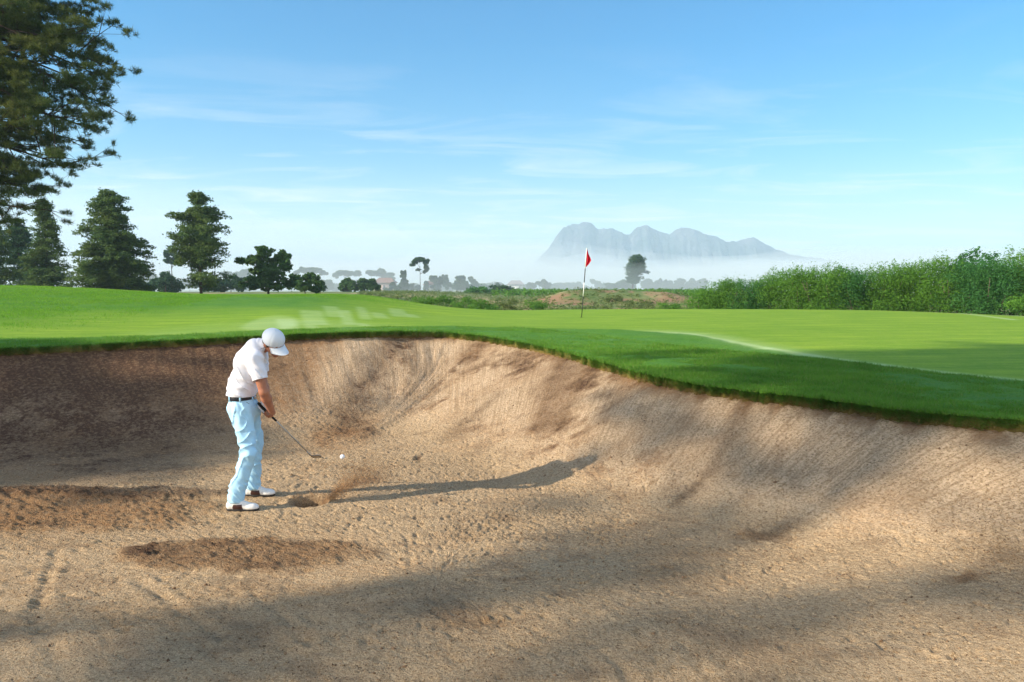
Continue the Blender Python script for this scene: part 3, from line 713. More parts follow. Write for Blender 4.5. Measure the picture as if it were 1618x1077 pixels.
# tips of the limbs seen in the photograph: (px, py, depth offset, root height, radius)
_T = [(186,165,0,.66,.55),(188,120,1,.7,.6),(170,95,-1,.72,.7),(150,60,0,.78,.75),(115,25,1,.86,.8),(60,10,-1,.92,.9),(150,140,-1,.66,.7),(110,80,-2,.74,.9),(60,60,1,.8,1.),(20,30,0,.86,1.),
      (120,200,-2,.55,.75),(80,170,-2.5,.6,.85),(35,160,0,.62,.9),(95,215,-1,.52,.7),(178,205,1,.55,.5),(150,180,2,.6,.55),(60,120,-2,.68,.9),(15,100,1,.72,.9),
      (140,265,0,.42,.5),(120,250,1,.45,.42),(60,270,-1,.40,.7),(25,255,0,.42,.8),(20,290,1,.36,.8),(55,305,0,.33,.6),(90,300,1,.33,.45),(15,325,-1,.3,.6),(40,215,2,.5,.6),
      (85,330,0,.28,.35),(130,20,2,.84,.7),(90,-30,0,.9,1.),(20,-40,0,.94,1.2),(140,-50,1,.92,.9),(-60,100,-2,.7,1.2),(-60,200,-2,.5,1.),(-80,0,0,.8,1.3),(-120,280,1,.4,1.),(185,140,2,.66,.5),(165,225,1,.52,.4),
      (-200,60,0,.8,1.3),(-330,40,0,.8,1.3),(-350,150,0,.62,1.2),(-300,260,1,.45,1.),(-160,-120,0,.97,1.5),(-260,-90,0,.93,1.4),(-40,-110,1,.95,1.4),(60,-100,-1,.95,1.2)]
YP = 34.0
_xb = -27.0
_zb = float(ground_z(np.array([_xb]), np.array([YP]))[0])
_L = []
for i_, (px, py, dy, h, r) in enumerate(_T):
    x, y, z = at(px - 30 * (px > 0), py, YP + dy); _L.append((h * .92, x, y, z, r * (1.06 if i_ else .8)))
big_pine('pine_tree', 'tall pine leaning in from the left edge, long ragged branches of dark needles', (_xb, YP, _zb - .2), (3.0, 0), _L, 18.5, 3, 74, 20, .20)
# ---- trees standing behind the mound, left to right
rs0 = np.random.RandomState(9)
def cone_blobs(cx, top, bot, hw, n, seed, ragged=.25, round_=1.0, lo=.12):
    rs = np.random.RandomState(seed); out = []
    for i in range(n):
        f = (i + .5) / n; f = f ** .85; w_ = hw * (lo + (1 - lo) * f ** round_); y = top + (bot - top) * f
        for s in (-1, 0, 1):
            r = max(w_ * rs.uniform(.30, .5), hw * .12)
            out.append((cx + s * max(w_ - r, 0) * (1 + ragged * rs.uniform(-1, 1)), y + rs.uniform(-1, 1) * (bot - top) / n * .5, r, r * .72))
    return out
conifer('dark narrow conifer cut off by the left edge, behind the pine branches', 70, (-6, 458), [(345,3),(360,12),(385,20),(410,26),(435,32),(456,34)], 90, 11, cat='conifer tree', spray=.42)
conifer('pale grey green conifer second from the left edge, between two darker ones', 80, (32, 458), [(347,3),(355,12),(375,18),(400,22),(430,26),(456,28)], 90, 12, material=M_FAR, cat='conifer tree', spray=.45, gap=.3)
conifer('tall dark conifer with a bushy spire, just left of the pale sky gap', 70, (76, 458), [(318,5),(330,9),(345,8),(358,16),(385,24),(415,30),(440,34),(456,36)], 120, 13, cat='conifer tree', spray=.42)
conifer('broad ragged conical tree, tallest of those on the mound, with olive lit left side', 66, (176, 468), [(305,6),(315,22),(335,30),(350,32),(370,42),(390,52),(405,56),(425,60),(445,58),(462,50)], 210, 14, spray=.42, dens=420, leaf=.22, tilt=0)
conifer('tall open crowned tree with tiers of dark foliage and a bare lower stem', 66, (318, 469), [(318,8),(328,20),(345,34),(352,24),(372,46),(382,44),(396,36),(415,40),(440,40),(456,28)], 125, 15, spray=.46, dens=420, leaf=.22, gap=.42, droop=-.05, name='open_crowned_tree', tr=.014)
tree('round dark green broadleaf tree with lobed crown at the end of the mound', 72, (424, 466),
     [(422,400,18,11),(446,406,16,12),(400,412,16,10),(388,412,9,6),(425,418,26,15),(452,420,13,12),(408,428,16,12),(440,435,24,14),(412,446,18,12),(392,444,15,10),(384,448,8,8),(430,452,26,11),(455,445,14,12)],
     M_OAK, 16, 'broadleaf tree', dens=1500, leaf=.24, split=6, aspect=1.5, tr=.02, nlimb=8, lump=.33, name='broadleaf_tree')
tree('low spreading dark tree against the right flank of the round tree', 80, (482, 465), [(470,440,13,9),(486,438,14,9),(500,444,11,10),(478,452,18,9),(495,456,14,8)], M_OAK, 17, 'broadleaf tree', split=5, dens=1500, leaf=.26, aspect=1.6, tr=.02, name='broadleaf_tree', nlimb=3)
tree('dark clump forming tree left of the pink roofed house, first of two', 150, (548, 465), [(540,450,9,8),(552,446,10,7),(545,456,13,8),(560,452,9,9)], M_OAK, 18, 'broadleaf tree', split=5, dens=900, leaf=.4, aspect=1.6, name='broadleaf_tree', nlimb=3)
tree('dark rounded tree next to the pink roofed house, taller of two', 150, (580, 465), [(575,443,9,7),(586,444,9,7),(572,452,11,9),(588,454,12,8),(597,455,6,7)], M_OAK, 19, 'broadleaf tree', split=5, dens=900, leaf=.4, aspect=1.6, name='broadleaf_tree', nlimb=3)
# bluish trees and thickets in the mist
def haze_tree(label, Y, base, blobs, seed, **k):
    k.setdefault('dens', 500); k.setdefault('leaf', Y * .0030); k.setdefault('nlimb', 4); k.setdefault('split', 6); k['leaf'] *= .85
    return tree(label, Y, base, blobs, k.pop('m', M_FAR), seed, k.pop('cat', 'tree'), name=k.pop('name', 'distant_tree'), **k)
haze_tree('misty flat topped tree with two pale stems left of the tall open tree', 210, (272, 460), [(262,402,9,7),(275,398,10,7),(268,410,11,7),(284,406,7,6),(278,415,8,5)], 30, tr=.012, fork=.55)
haze_tree('low bluish bush between the conical tree and the tall open tree', 130, (225, 466), [(222,448,17,13),(234,450,15,12)], 31, cat='bush', name='bush', dens=900)
haze_tree('rounded bluish bush under the misty flat topped tree', 120, (262, 467), [(246,446,15,12),(264,442,15,13),(278,447,14,13),(258,456,18,11)], 32, cat='bush', name='bush', dens=900)
haze_tree('dim teal bush filling the gap behind the tall open tree', 130, (365, 466), [(350,448,17,14),(368,443,16,15),(382,450,14,12),(338,452,15,12)], 33, cat='bush', name='bush', dens=900)
haze_tree('faint grey line of pines seen through the gap over the bushes', 330, (245, 462), [(240,436,16,7),(258,434,12,7),(228,440,10,7)], 34, group=None)
haze_tree('faint grey flat pine seen between the tall tree and the round tree', 330, (370, 462), [(360,434,12,6),(380,433,14,6),(394,430,10,6)], 35, tr=.012, fork=.5)
haze_tree('pale flat topped pine standing above the low dark tree', 330, (492, 462), [(480,426,11,4.5),(495,427,12,5),(508,431,7,4),(472,430,6,3.5)], 36, tr=.012, fork=.6)
haze_tree('small teal bush at the right end of the low dark tree', 110, (506, 464), [(505,450,9,9),(511,455,6,7)], 37, cat='bush', name='bush', dens=900)
haze_tree('pale umbrella shaped pine crowns behind the first dark clump', 340, (545, 462), [(536,432,9,5),(548,431,10,5),(560,432,9,5.5),(530,435,6,4)], 38, tr=.010, fork=.6)
haze_tree('wide pale umbrella pine crown behind the taller dark tree', 340, (600, 462), [(588,432,11,5),(600,430,13,6),(612,436,10,6),(620,441,6,5),(583,430,6,4)], 39, tr=.010, fork=.55)
haze_tree('slim misty column shaped tree beside the lone umbrella pine', 240, (638, 463), [(638,434,6,7),(638,444,7,8),(640,455,8,8),(634,450,6,8)], 40, tr=.012)
haze_tree('lone umbrella pine on a thin bare stem, standing clear above the mist', 240, (664, 464), [(657,412,7,5),(667,410,9,5),(674,414,6,6),(654,418,5,4),(675,422,5,6),(672,428,4,4),(661,426,5,2)], 41, tr=.011, fork=.6, dens=900, leaf=.55, trunk_px=(664, 464), cat='pine tree', name='pine_tree')
_far = [('misty round tree, first right of the lone umbrella pine', 260, (690,462), [(686,441,8,8),(694,446,8,9),(690,455,10,7)]),
        ('misty narrow tree touching the first round one right of the umbrella pine', 270, (706,462), [(703,440,6,7),(706,448,7,9)]),
        ('misty dome shaped tree in the middle of the far row', 260, (728,462), [(728,444,11,9),(725,453,12,8),(736,452,8,8)]),
        ('misty twin topped tree at the right of the dome shaped one', 280, (748,462), [(744,441,5,6),(750,446,6,7),(747,454,9,7)]),
        ('low misty trees under the umbrella pine, at its left', 260, (655,463), [(650,453,7,7),(660,455,7,6)]),
        ('low misty trees under the umbrella pine, at its right', 260, (676,463), [(674,452,6,8),(680,455,6,6)]),
        ('low misty shrubbery beside the pink roofed house', 230, (625,464), [(618,452,6,8),(628,456,7,6),(612,458,6,5)]),
        ('misty tree with broad low crown left of the white walled house', 300, (768,462), [(762,453,8,6),(774,455,7,5)]),
        ('misty bush row around the small white walls, nearer half', 240, (795,462), [(788,453,10,7),(800,456,8,6)]),
        ('misty bush row at the left of the flagstick', 330, (852,459), [(840,450,9,6),(856,448,10,6),(866,452,7,5)]),
        ('dim hedge like row just left of the flag pole', 420, (898,459), [(885,450,10,4.5),(900,451,12,4.5),(912,450,7,5)]),
        ('low dim tree just right of the flag pole', 420, (945,459), [(938,445,6,5),(945,449,8,7)]),
        ('rounded dim bush at the foot of the tall gum tree', 330, (975,459), [(965,452,13,6),(985,449,14,6),(995,453,10,5)]),
        ]
for i, (lb, Y, bs, bl) in enumerate(_far): haze_tree(lb, Y, bs, bl, 50 + i, cat='bush' if 'bush' in lb or 'shrub' in lb or 'hedge' in lb else 'tree', tr=.015)
conifer('tall gum tree with feathery top standing alone right of the flag', 270, (998, 459), [(406,3),(411,8),(418,11),(428,14),(436,13),(443,9),(449,4)], 80, 70, material=M_FAR, cat='gum tree', name='gum_tree', spray=1.1, droop=-.2, leaf=.5, dens=150, tilt=9, gap=.2, tr=.02)
for i in range(6):
    x0 = 1018 + i * 17; rs = np.random.RandomState(200 + i)
    haze_tree('low dim tree in the even row between the gum tree and the thicket', 380, (x0, 458), [(x0 + rs.uniform(-3, 3), 450 - i * .3 + rs.uniform(-1, 1), 9, 6), (x0 + 7, 448 - i * .4 + rs.uniform(-2, 1), 8, 7), (x0 + 3, 453, 11, 6)], 80 + i, group='even row of dim trees between the gum tree and the thicket')
rs = np.random.RandomState(71)
for i, (px, py, h_, Y) in enumerate([(208,461,22,300),(300,460,24,320),(345,461,20,330),(390,461,18,330),(460,460,16,330),(515,461,20,320),(530,461,14,350),(556,461,22,360),(572,461,18,370),(622,461,14,370),(648,461,14,380),(698,461,17,370),(716,461,15,380),(738,461,13,370),(758,461,14,380),(782,460,14,390),(806,460,12,400),(828,460,12,400),(872,459,11,400),(960,459,11,400),(888,459,9,440),(925,459,9,440)]):
    bl = [(px + rs.uniform(-9, 9), py - h_ * rs.uniform(.35, .75), rs.uniform(7, 13), h_ * rs.uniform(.20, .30)) for _ in range(5)]
    haze_tree('faint bluish tree among the even misty growth along the far edge of the plain', Y, (px, py), bl, 700 + i, group='faint misty trees along the far edge of the plain', tr=.012, dens=350)
# teal and green shrubs on the near side of the scrub
tree('rounded blue green shrub behind the reeds', 150, (752, 468), [(745,461,12,7),(760,459,12,7),(772,463,9,6)], M_BUSHD, 90, 'shrub', dens=700, leaf=.4, name='shrub', trunk=False)
tree('dark shrub left of the rounded blue green one, behind the reeds', 160, (790, 464), [(782,457,9,6),(796,456,9,6),(806,459,7,5)], M_FAR, 91, 'shrub', dens=700, leaf=.4, name='shrub', trunk=False)
tree('small dark bush sitting on the earth bank behind the flagstick', 84, (922, 461), [(918,458,5,3.5),(926,458,5,4),(935,461,4,2.5)], M_OAK, 92, 'bush', dens=1500, leaf=.13, name='bush', trunk=False)
# ---- scrub in the middle distance: single low shrubs
rs = np.random.RandomState(33)
_ls = ['leafy light green reed bush, at the left end of the reed bed', 'dense green reed bush beside the reed bed\'s left end', 'tall green reed bush in the middle of the reed bed', 'bright olive reed bush right of the middle of the reed bed',
       'wide yellow green reed bush where the reed bed meets the red earth', 'low green bush on the red earth, left of the flag', 'grey green bush on the bank just right of the flagstick', 'pale bush on the bank below the gum tree', 'low green bush near the left end of the thicket']
for i, (px, w_, top, bot, Y, m_) in enumerate(((668,24,468,486,54,M_BUSH),(700,26,466,488,54,M_BUSH),(730,26,468,491,50,M_BUSH),(765,28,471,492,48,M_BUSH),(800,22,472,490,52,M_PALE),(845,22,474,491,50,M_BUSH),
                                              (968,18,466,480,72,M_PALE),(1010,22,474,488,60,M_PALE),(1060,20,478,489,52,M_BUSH))):
    bl = [(px + rs.uniform(-1, 1) * w_ * .7, rs.uniform(top + 3, bot - 2), w_ * rs.uniform(.3, .5), rs.uniform(3, 6)) for _ in range(9)]
    tree(_ls[i], Y, (px, bot), bl, m_, 120 + i, 'bush', dens=2600, leaf=.12, aspect=3.5, name='bush', trunk=False, depth=1.2)
# weeds and low scrub covering the bank: too many to count
P = []
for k in range(4200):
    d_ = rs.uniform(40, 175) if k > 600 else rs.uniform(36, 60); x_ = rs.uniform(-.20, .26) * d_
    P.append((x_, d_))
P = np.array(P); cov = fbm(P[:, 0] * .16, P[:, 1] * .11, 55, 4)
P = P[(cov < .58) | (rs.uniform(0, 1, len(P)) < .35)]
zz = ground_z(P[:, 0], P[:, 1])
bl = [(p[0], p[1], z_ + .04, r_, r_, r_ * .55) for p, z_, r_ in zip(P, zz, rs.uniform(.15, .5, len(P)) * (.6 + P[:, 1] / 130))]
rsb = np.random.RandomState(3); Q, T = blob_points(rsb, bl, 130, .3, .5, 22)
V, F = leaves(rsb, Q, .19, 2.6, .6)
o = mesh('scrub_vegetation', V, F, M_PALE, None, smooth=False, attrs={'tone': np.repeat(T * T, 4)}); tag(o, 'low pale weeds and scrub over the red earth bank', kind='stuff')
# vine rows on the flat beyond the bank
vn = [];
for k in range(16):
    yv = 118 + k * 7.5
    for xv in np.arange(-.02 * yv, .255 * yv, 1.5): vn.append((xv + rs.uniform(-.3, .3), yv, 0.95 + rs.uniform(-.1, .1)))
vn = np.array(vn); zg = ground_z(vn[:, 0], vn[:, 1])
bl = [(a[0], a[1], z_ + .6, .8, .35, .5) for a, z_ in zip(vn, zg)]
Q, T = blob_points(rsb, bl, 110, .3, .5, 16); V, F = leaves(rsb, Q, .42, 1.8, .5)
o = mesh('vineyard_foliage', V, F, M_BUSH, None, smooth=False, attrs={'tone': np.repeat(T * T, 4)}); tag(o, 'rows of low vines on the flat field behind the bank', kind='stuff')

# ---- the thicket at the right: willowy shrubs with upright shoots
def shrub_mesh(rs, B, shoots, dens, leaf, hmul):
    Q, T = blob_points(rs, B, dens, .45, .35)
    top = []
    for _ in range(shoots):
        b = B[rs.randint(len(B))]; a = rs.uniform(0, 6.28); r_ = rs.uniform(0, .9); x = b[0] + math.cos(a) * r_ * b[3]; y = b[1] + math.sin(a) * r_ * b[4]
        z = b[2] + b[5] * math.sqrt(max(0, 1 - r_ * r_)) * .8; h = rs.uniform(.15, .6) * hmul; n = int(26 * h / .5) + 6
        t = rs.uniform(0, 1, n); lean = rs.normal(size=2) * .18 * h
        top.append(np.stack([x + lean[0] * t + rs.normal(size=n) * .07 * (1.1 - t), y + lean[1] * t + rs.normal(size=n) * .07 * (1.1 - t), z - .15 + h * t], -1))
    top = np.vstack(top); Q = np.vstack([Q, top]); T = np.concatenate([T, rs.uniform(0, .4, len(top))])
    V, F = leaves(rs, Q, leaf, 2.8, .6); return V, F, T
_topline = lambda px: np.interp(px, [1100, 1112, 1140, 1200, 1260, 1330, 1400, 1450, 1500, 1560, 1618, 1700], [472, 456, 445, 430, 421, 423, 420, 412, 409, 413, 402, 400])
xs = [1122, 1150, 1182, 1214, 1246, 1280, 1312, 1346, 1380, 1414, 1450, 1488, 1526, 1566, 1606, 1645]
thick_labels = {0: 'feathery light green shrub forming the left end of the thicket', 1: 'second willowy shrub from the thicket\'s left end', 13: 'dense deep green shrub in the thicket, below and right of the round dark tree', 15: 'green shrub of the thicket half cut by the right edge of the view'}
for i, px in enumerate(xs):
    rs = np.random.RandomState(300 + i); Y = 37 - (i * .55) + rs.uniform(-.6, .6); tp = _topline(px) + 4; wpx = 19
    x, _, z0 = at(px, 495, Y); zb = float(ground_z(np.array([x]), np.array([Y]))[0])
    root = empty('shrub', (x, Y, zb - .05), thick_labels.get(i, 'willowy light green shrub in the long thicket beyond the green'), 'shrub', 'shrubs of the thicket beyond the green')
    k = Y / FPX; zt = at(px, tp, Y)[2]; B = []
    for _ in range(26):
        f = rs.uniform(0, 1) ** .8; bz = zb + .25 + (zt - zb - .55) * f; w_ = (1 - .35 * f) * wpx * 1.25 * k
        B.append((x + rs.uniform(-1, 1) * w_, Y + rs.uniform(-1.3, 1.3) * (1 - .4 * f), bz, rs.uniform(.5, .85), rs.uniform(.5, .8), rs.uniform(.4, .65)))
    V, F, T = shrub_mesh(rs, B, 44, 1500, .082, (zt - zb) / 3.0)
    mesh('foliage', V, F, [M_BUSH, M_BUSH, M_BUSHD, M_BUSH, M_BUSH][i % 5] if i != 13 else M_BUSHD, root, smooth=False, attrs={'tone': np.repeat(T * T, 4)})
    st = [tube(np.array([(x + rs.uniform(-.5, .5), Y + rs.uniform(-.6, .6), zb - .1), (x + rs.uniform(-.8, .8), Y + rs.uniform(-.8, .8), zb + (zt - zb) * .75)]), [.03, .01], 5) for _ in range(9)]
    V, F = join(st); mesh('stem', V, F, M_BARKG, root)
tree('dark green bushy tree with a domed top rising out of the thicket', 35.5, (1545, 494), [(1540,400,14,8),(1556,406,12,8),(1528,410,12,8),(1545,418,22,12),(1568,420,12,11),(1522,424,12,9),(1545,436,26,14),(1560,452,20,14),(1530,455,18,14)], M_BUSHD, 400, 'tree', dens=2600, leaf=.12, aspect=2.2, nlimb=7, tr=.012, name='broadleaf_tree', lump=.3)
tree('sparse pale feathery tree behind the thicket at the right edge', 38, (1605, 494), [(1598,396,8,8),(1612,402,9,9),(1592,410,8,7),(1606,418,14,10),(1622,400,9,10),(1600,434,14,12)], M_BUSH, 401, 'tree', dens=1100, leaf=.11, aspect=3, nlimb=7, tr=.010, name='feathery_tree', lump=.45, shell=.2)
tree('young bright green bush bulging forward at the thicket\'s right foot', 26.5, (1600, 494), [(1590,482,14,8),(1606,476,16,9),(1618,470,12,10),(1628,480,14,10)], M_BUSH, 402, 'bush', dens=3200, leaf=.08, aspect=2.2, name='bush', trunk=False)
tree('low light green bush in front of the thicket, left of the dark tree', 33, (1455, 490), [(1440,480,16,8),(1458,474,16,10),(1475,478,16,10),(1420,484,12,6),(1495,482,14,9)], M_BUSH, 403, 'bush', dens=2600, leaf=.09, aspect=2.2, name='bush', trunk=False)

# ---- trees out of the frame at the left whose shade falls across the bunker (they stand in the sun's way)
def shade_clump(py_, pz_, X): return (X, py_ + 1.06 / 3.17 * (X + 26), pz_ - 1.45 / 3.17 * (X + 26))   # slide along the sun's ray from the plane x = -26
rs = np.random.RandomState(77)
def shade_tree(label, base, H, cl, seed, tufts=30):
    L_ = []
    for (a, b, r) in cl:
        x, y, z = shade_clump(a, b, base[0] + rs.uniform(-2.2, 2.2)); L_.append((min(max((z - base[2]) / H - .12, .12), .93), x, y, z, r))
    return big_pine('pine_tree', label, base, (.3, .2), L_, H, seed, tufts, 9, .34, sub=1, tk=.008)
cl = [(rs.uniform(.9, 5.2), rs.uniform(5.5, 9.6), .85) for _ in range(50)] + [(1.2,9.7,.7),(2.0,10.1,.7),(2.9,10.0,.7),(3.6,9.7,.7),(4.2,9.5,.7),(5.0,9.6,.7),(5.5,9.4,.6),(.5,9.3,.5),(.2,8.9,.6),(.9,9.5,.5),(0,8.3,.6)]
shade_tree('bushy pine out of view that shades the left face of the bunker', (-26, 2.8, 1.0), 9.2, cl, 500, 52)
cl = [(rs.uniform(-2.6, .3), rs.uniform(14.9, 16.4), .8) for _ in range(46)] + [(.7,14.4,.35),(1.4,14.2,.3),(-.6,14.0,.45),(-1.8,14.2,.45),(.9,13.7,.25),(-.2,14.5,.4),(-2.4,14.2,.4),(.4,14.2,.3),(0,14.15,.3),(-.5,13.9,.28),(-1.0,14.1,.35),(-1.5,14.5,.35),(-2.2,14.6,.35),(-2.8,14.75,.35),(-3.2,15.1,.4),(-3.6,15.3,.4),(-4.2,15.5,.4),(-4.4,10.2,.4),(-4.9,10.5,.6),(-5.3,10.0,.6),(-4.9,9.6,.7)]
shade_tree('tall pine out of view whose crown shades the rough beside the green', (-26, -3.6, 1.0), 16.5, cl, 501, 52)
cl = [(-3.6,13.6,.4),(-4.6,14.0,.45),(-5.4,13.8,.5),(-3.4,12.6,.25),(-4.0,12.1,.4),(-5.0,12.8,.5),(-4.4,10.9,.5),(-5.0,11.7,.5),(-5.8,12.4,.6),(-4.2,9.9,.7),(-5.3,10.6,.7),(-3.5,11.3,.25),(-2.7,13.2,.3),(-3.0,12.0,.22),(-3.2,10.5,.25),(-3.7,10.9,.3),(-4.6,12.2,.35),(-3.8,14.6,.4)]
shade_tree('thin crowned pine out of view that dapples the sand in front', (-25, -4.8, 1.0), 13.5, cl, 502, 15)
# ================================================================== houses far off in the mist
M_WALLP = mat('pink_wall', (.50, .38, .34), rough=.9); M_WALLW = mat('white_wall', (.75, .73, .70), rough=.9)
M_ROOF = mat('tile_roof', (.27, .17, .14), rough=.9, noise=((.20, .13, .11), 1.5, .3, .7)); M_ROOFG = mat('grey_roof', (.28, .27, .27), rough=.9); M_WIN = mat('window_glass', (.04, .05, .06), rough=.2, spec=.6)
def box(cx, cy, cz, sx, sy, sz):
    V = np.array([(x, y, z) for x in (-1, 1) for y in (-1, 1) for z in (-1, 1)]) * [sx / 2, sy / 2, sz / 2] + [cx, cy, cz]
    F = np.array([(0,1,3,2),(4,6,7,5),(0,4,5,1),(2,3,7,6),(0,2,6,4),(1,5,7,3)]); return V, F
def house(label, px, Y, w_, h, d_, wm, rm, nwin=3):
    x = at(px, 460, Y)[0]; z = float(ground_z(np.array([x]), np.array([Y]))[0]) - .1
    r = empty('house', (x, Y, z), label, 'house')
    mesh('wall', *box(x, Y, z + h / 2, w_, d_, h), wm, r, smooth=False)
    e = .5; V = [(x - w_/2 - e, Y - d_/2 - e, z + h + .01), (x + w_/2 + e, Y - d_/2 - e, z + h + .01), (x + w_/2 + e, Y + d_/2 + e, z + h + .01), (x - w_/2 - e, Y + d_/2 + e, z + h + .01), (x - w_/2 + d_*.2, Y, z + h + d_ * .28), (x + w_/2 - d_*.2, Y, z + h + d_ * .28)]
    F = [(0,1,5,4),(2,3,4,5),(1,2,5,5),(3,0,4,4),(0,3,2,1)]
    me = bpy.data.meshes.new('roof'); me.from_pydata([(a - x, b - Y, c - z) for a, b, c in V], [], [tuple(dict.fromkeys(f)) for f in F]); me.materials.append(rm)
    o = bpy.data.objects.new('roof', me); COL.objects.link(o); o.parent = r
    for i in range(nwin): mesh('window', *box(x - w_/2 + w_ * (i + .5) / nwin, Y - d_/2 - .02, z + h * .55, w_ * .12, .08, h * .4), M_WIN, r, smooth=False)
house('pink walled house with a tiled roof half hidden by misty trees', 609, 250, 6.5, 3.2, 6, M_WALLP, M_ROOF)
house('small white walled house with tiled roof at the foot of the umbrella pine', 683, 262, 5, 2.6, 5, M_WALLW, M_ROOF, 2)
house('white house with grey roof among the misty bushes left of the flag', 815, 300, 6, 3.0, 6, M_WALLW, M_ROOFG, 2)
# ================================================================== mountain
MD = 3000.
_sk = [(790,440),(838,418),(866,392),(883,367),(890,359),(905,352),(921,349),(935,352),(945,359),(962,359),(975,363),(990,369),(998,366),(1006,358),(1020,354),(1032,359),(1045,363),(1058,368),(1066,362),(1078,357),(1092,358),(1110,366),(1130,372),(1148,380),(1165,380),(1182,375),(1192,374),(1203,380),(1225,391),(1245,399),(1275,404),(1300,407),(1340,420),(1400,445)]
mx = np.array([at(a, b, MD)[0] for a, b in _sk]); mz = np.array([at(a, b, MD)[2] for a, b in _sk])
xs_ = np.linspace(mx[0] - 20, mx[-1] + 150, 420); ys_ = np.linspace(MD - 420, MD + 500, 130)
X, Y_ = np.meshgrid(xs_, ys_, indexing='ij'); ridge = np.interp(X, mx, mz, left=mz[0] * .6, right=0) * (1 + .07 * (fbm(X * .030, X * 0, 66, 5, .65) - .5))
dy = (Y_ - MD - 40 * (fbm(X * .01, X * 0, 61, 3) - .5)); side = np.where(dy < 0, -dy / 400., dy / 480.)
prof = np.clip(1 - side, 0, 1) ** 1.15; cl_ = np.abs(fbm(X * .016, Y_ * .006, 62, 5, .6) - .5) * 2
Z = ridge * prof * (1 - .55 * (1 - cl_) * sstep(0, .25, side)) + (fbm(X * .05, Y_ * .05, 63, 4) - .5) * 20 * sstep(0, .1, side) * prof
Z = Z + (np.abs(fbm(X * .022 + Y_ * .01, Y_ * .010, 67, 4, .6) - .5) * 2 - .3) * 85 * sstep(.03, .3, side) * prof * (dy < 0)
Z = Z - 3
M_ROCK = mat('mountain_rock', (.12, .13, .15), rough=1, spec=.05, noise=((.05, .075, .08), .012, .4, .62), bump=(.05, 1, 12))
o = mesh('mountain', np.stack([X, Y_, Z], -1).reshape(-1, 3), grid_faces(len(xs_), len(ys_)), M_ROCK); tag(o, 'rocky mountain ridge rising out of the mist', kind='structure')
# ================================================================== air: haze, and the low bank of mist
def volume(name, dens, col=(.62, .82, 1.0), aniso=0.):
    m = bpy.data.materials.new(name); m.use_nodes = True; t = m.node_tree; t.nodes.clear()
    o = t.nodes.new('ShaderNodeOutputMaterial'); v = t.nodes.new('ShaderNodeVolumePrincipled')
    v.inputs['Color'].default_value = (*col, 1); v.inputs['Density'].default_value = dens; v.inputs['Anisotropy'].default_value = aniso
    t.links.new(v.outputs[0], o.inputs['Volume']); return m
V, F = box(0, 1250, 149, 6400, 4600, 302)
o = mesh('haze', V, F, volume('haze_air', HAZE), None, smooth=False); tag(o, 'thin morning haze filling the air', kind='stuff')
# mist lying on the plain: closed bodies with a rolling top
def bank(y0, y1, h, seed, dens, label, x0=-.78, x1=.78, bot=-.2, sc_=.012, amp=.5, nx=110, ny=36, slope=0.):
    u = np.linspace(0, 1, nx); v = np.linspace(0, 1, ny); U, V_ = np.meshgrid(u, v, indexing='ij')
    Yv = y0 + (y1 - y0) * V_; Xv = (x0 + (x1 - x0) * U) * Yv
    edge = sstep(0, .12, U) * sstep(1, .88, U) * sstep(0, .35, V_) ** .7 * sstep(1, .85, V_)
    Zt = bot + .1 + h * edge * (1 - slope * U) * (1 - amp + amp * 2 * (fbm(Xv * sc_, Yv * sc_ * .6, seed, 4)))
    top = np.stack([Xv, Yv, Zt], -1).reshape(-1, 3); btm = np.stack([Xv, Yv, Zt * 0 + bot], -1).reshape(-1, 3); n = nx * ny
    F = grid_faces(nx, ny); Fs = [F[:, ::-1] * 1, F + n]
    idx = np.arange(n).reshape(nx, ny); loop = np.concatenate([idx[:-1, 0], idx[-1, :-1], idx[:0:-1, -1], idx[0, :0:-1]])
    a = loop; b = np.roll(loop, -1); Fs.append(np.stack([a, b, b + n, a + n], -1))
    o = mesh('mist_bank', np.vstack([top, btm]), np.vstack(Fs), volume('mist', dens, (.80, .90, 1.0), 0.), None, smooth=False)
    bpy.context.view_layer.objects.active = o
    import bmesh
    bm = bmesh.new(); bm.from_mesh(o.data); bmesh.ops.recalc_face_normals(bm, faces=bm.faces); bm.to_mesh(o.data); bm.free()
    tag(o, label, kind='stuff'); return o
bank(120, 900, 22, 5, MIST, 'white mist lying between the far trees', amp=.45)
bank(950, 2450, 105, 6, MIST2, 'thick rolling mist at the foot of the mountain', x0=-.75, x1=.75, sc_=.007, amp=.75, slope=.72)
bank(1900, 2560, 215, 9, .0020, 'drifting mist hiding the left foot of the mountain', x0=-.55, x1=.13, sc_=.009, amp=.55, slope=.72)
bank(1150, 2450, 235, 12, .0009, 'tall pale veil of mist over the plain to the west', x0=-.8, x1=.06, sc_=.006, amp=.5, slope=.55)
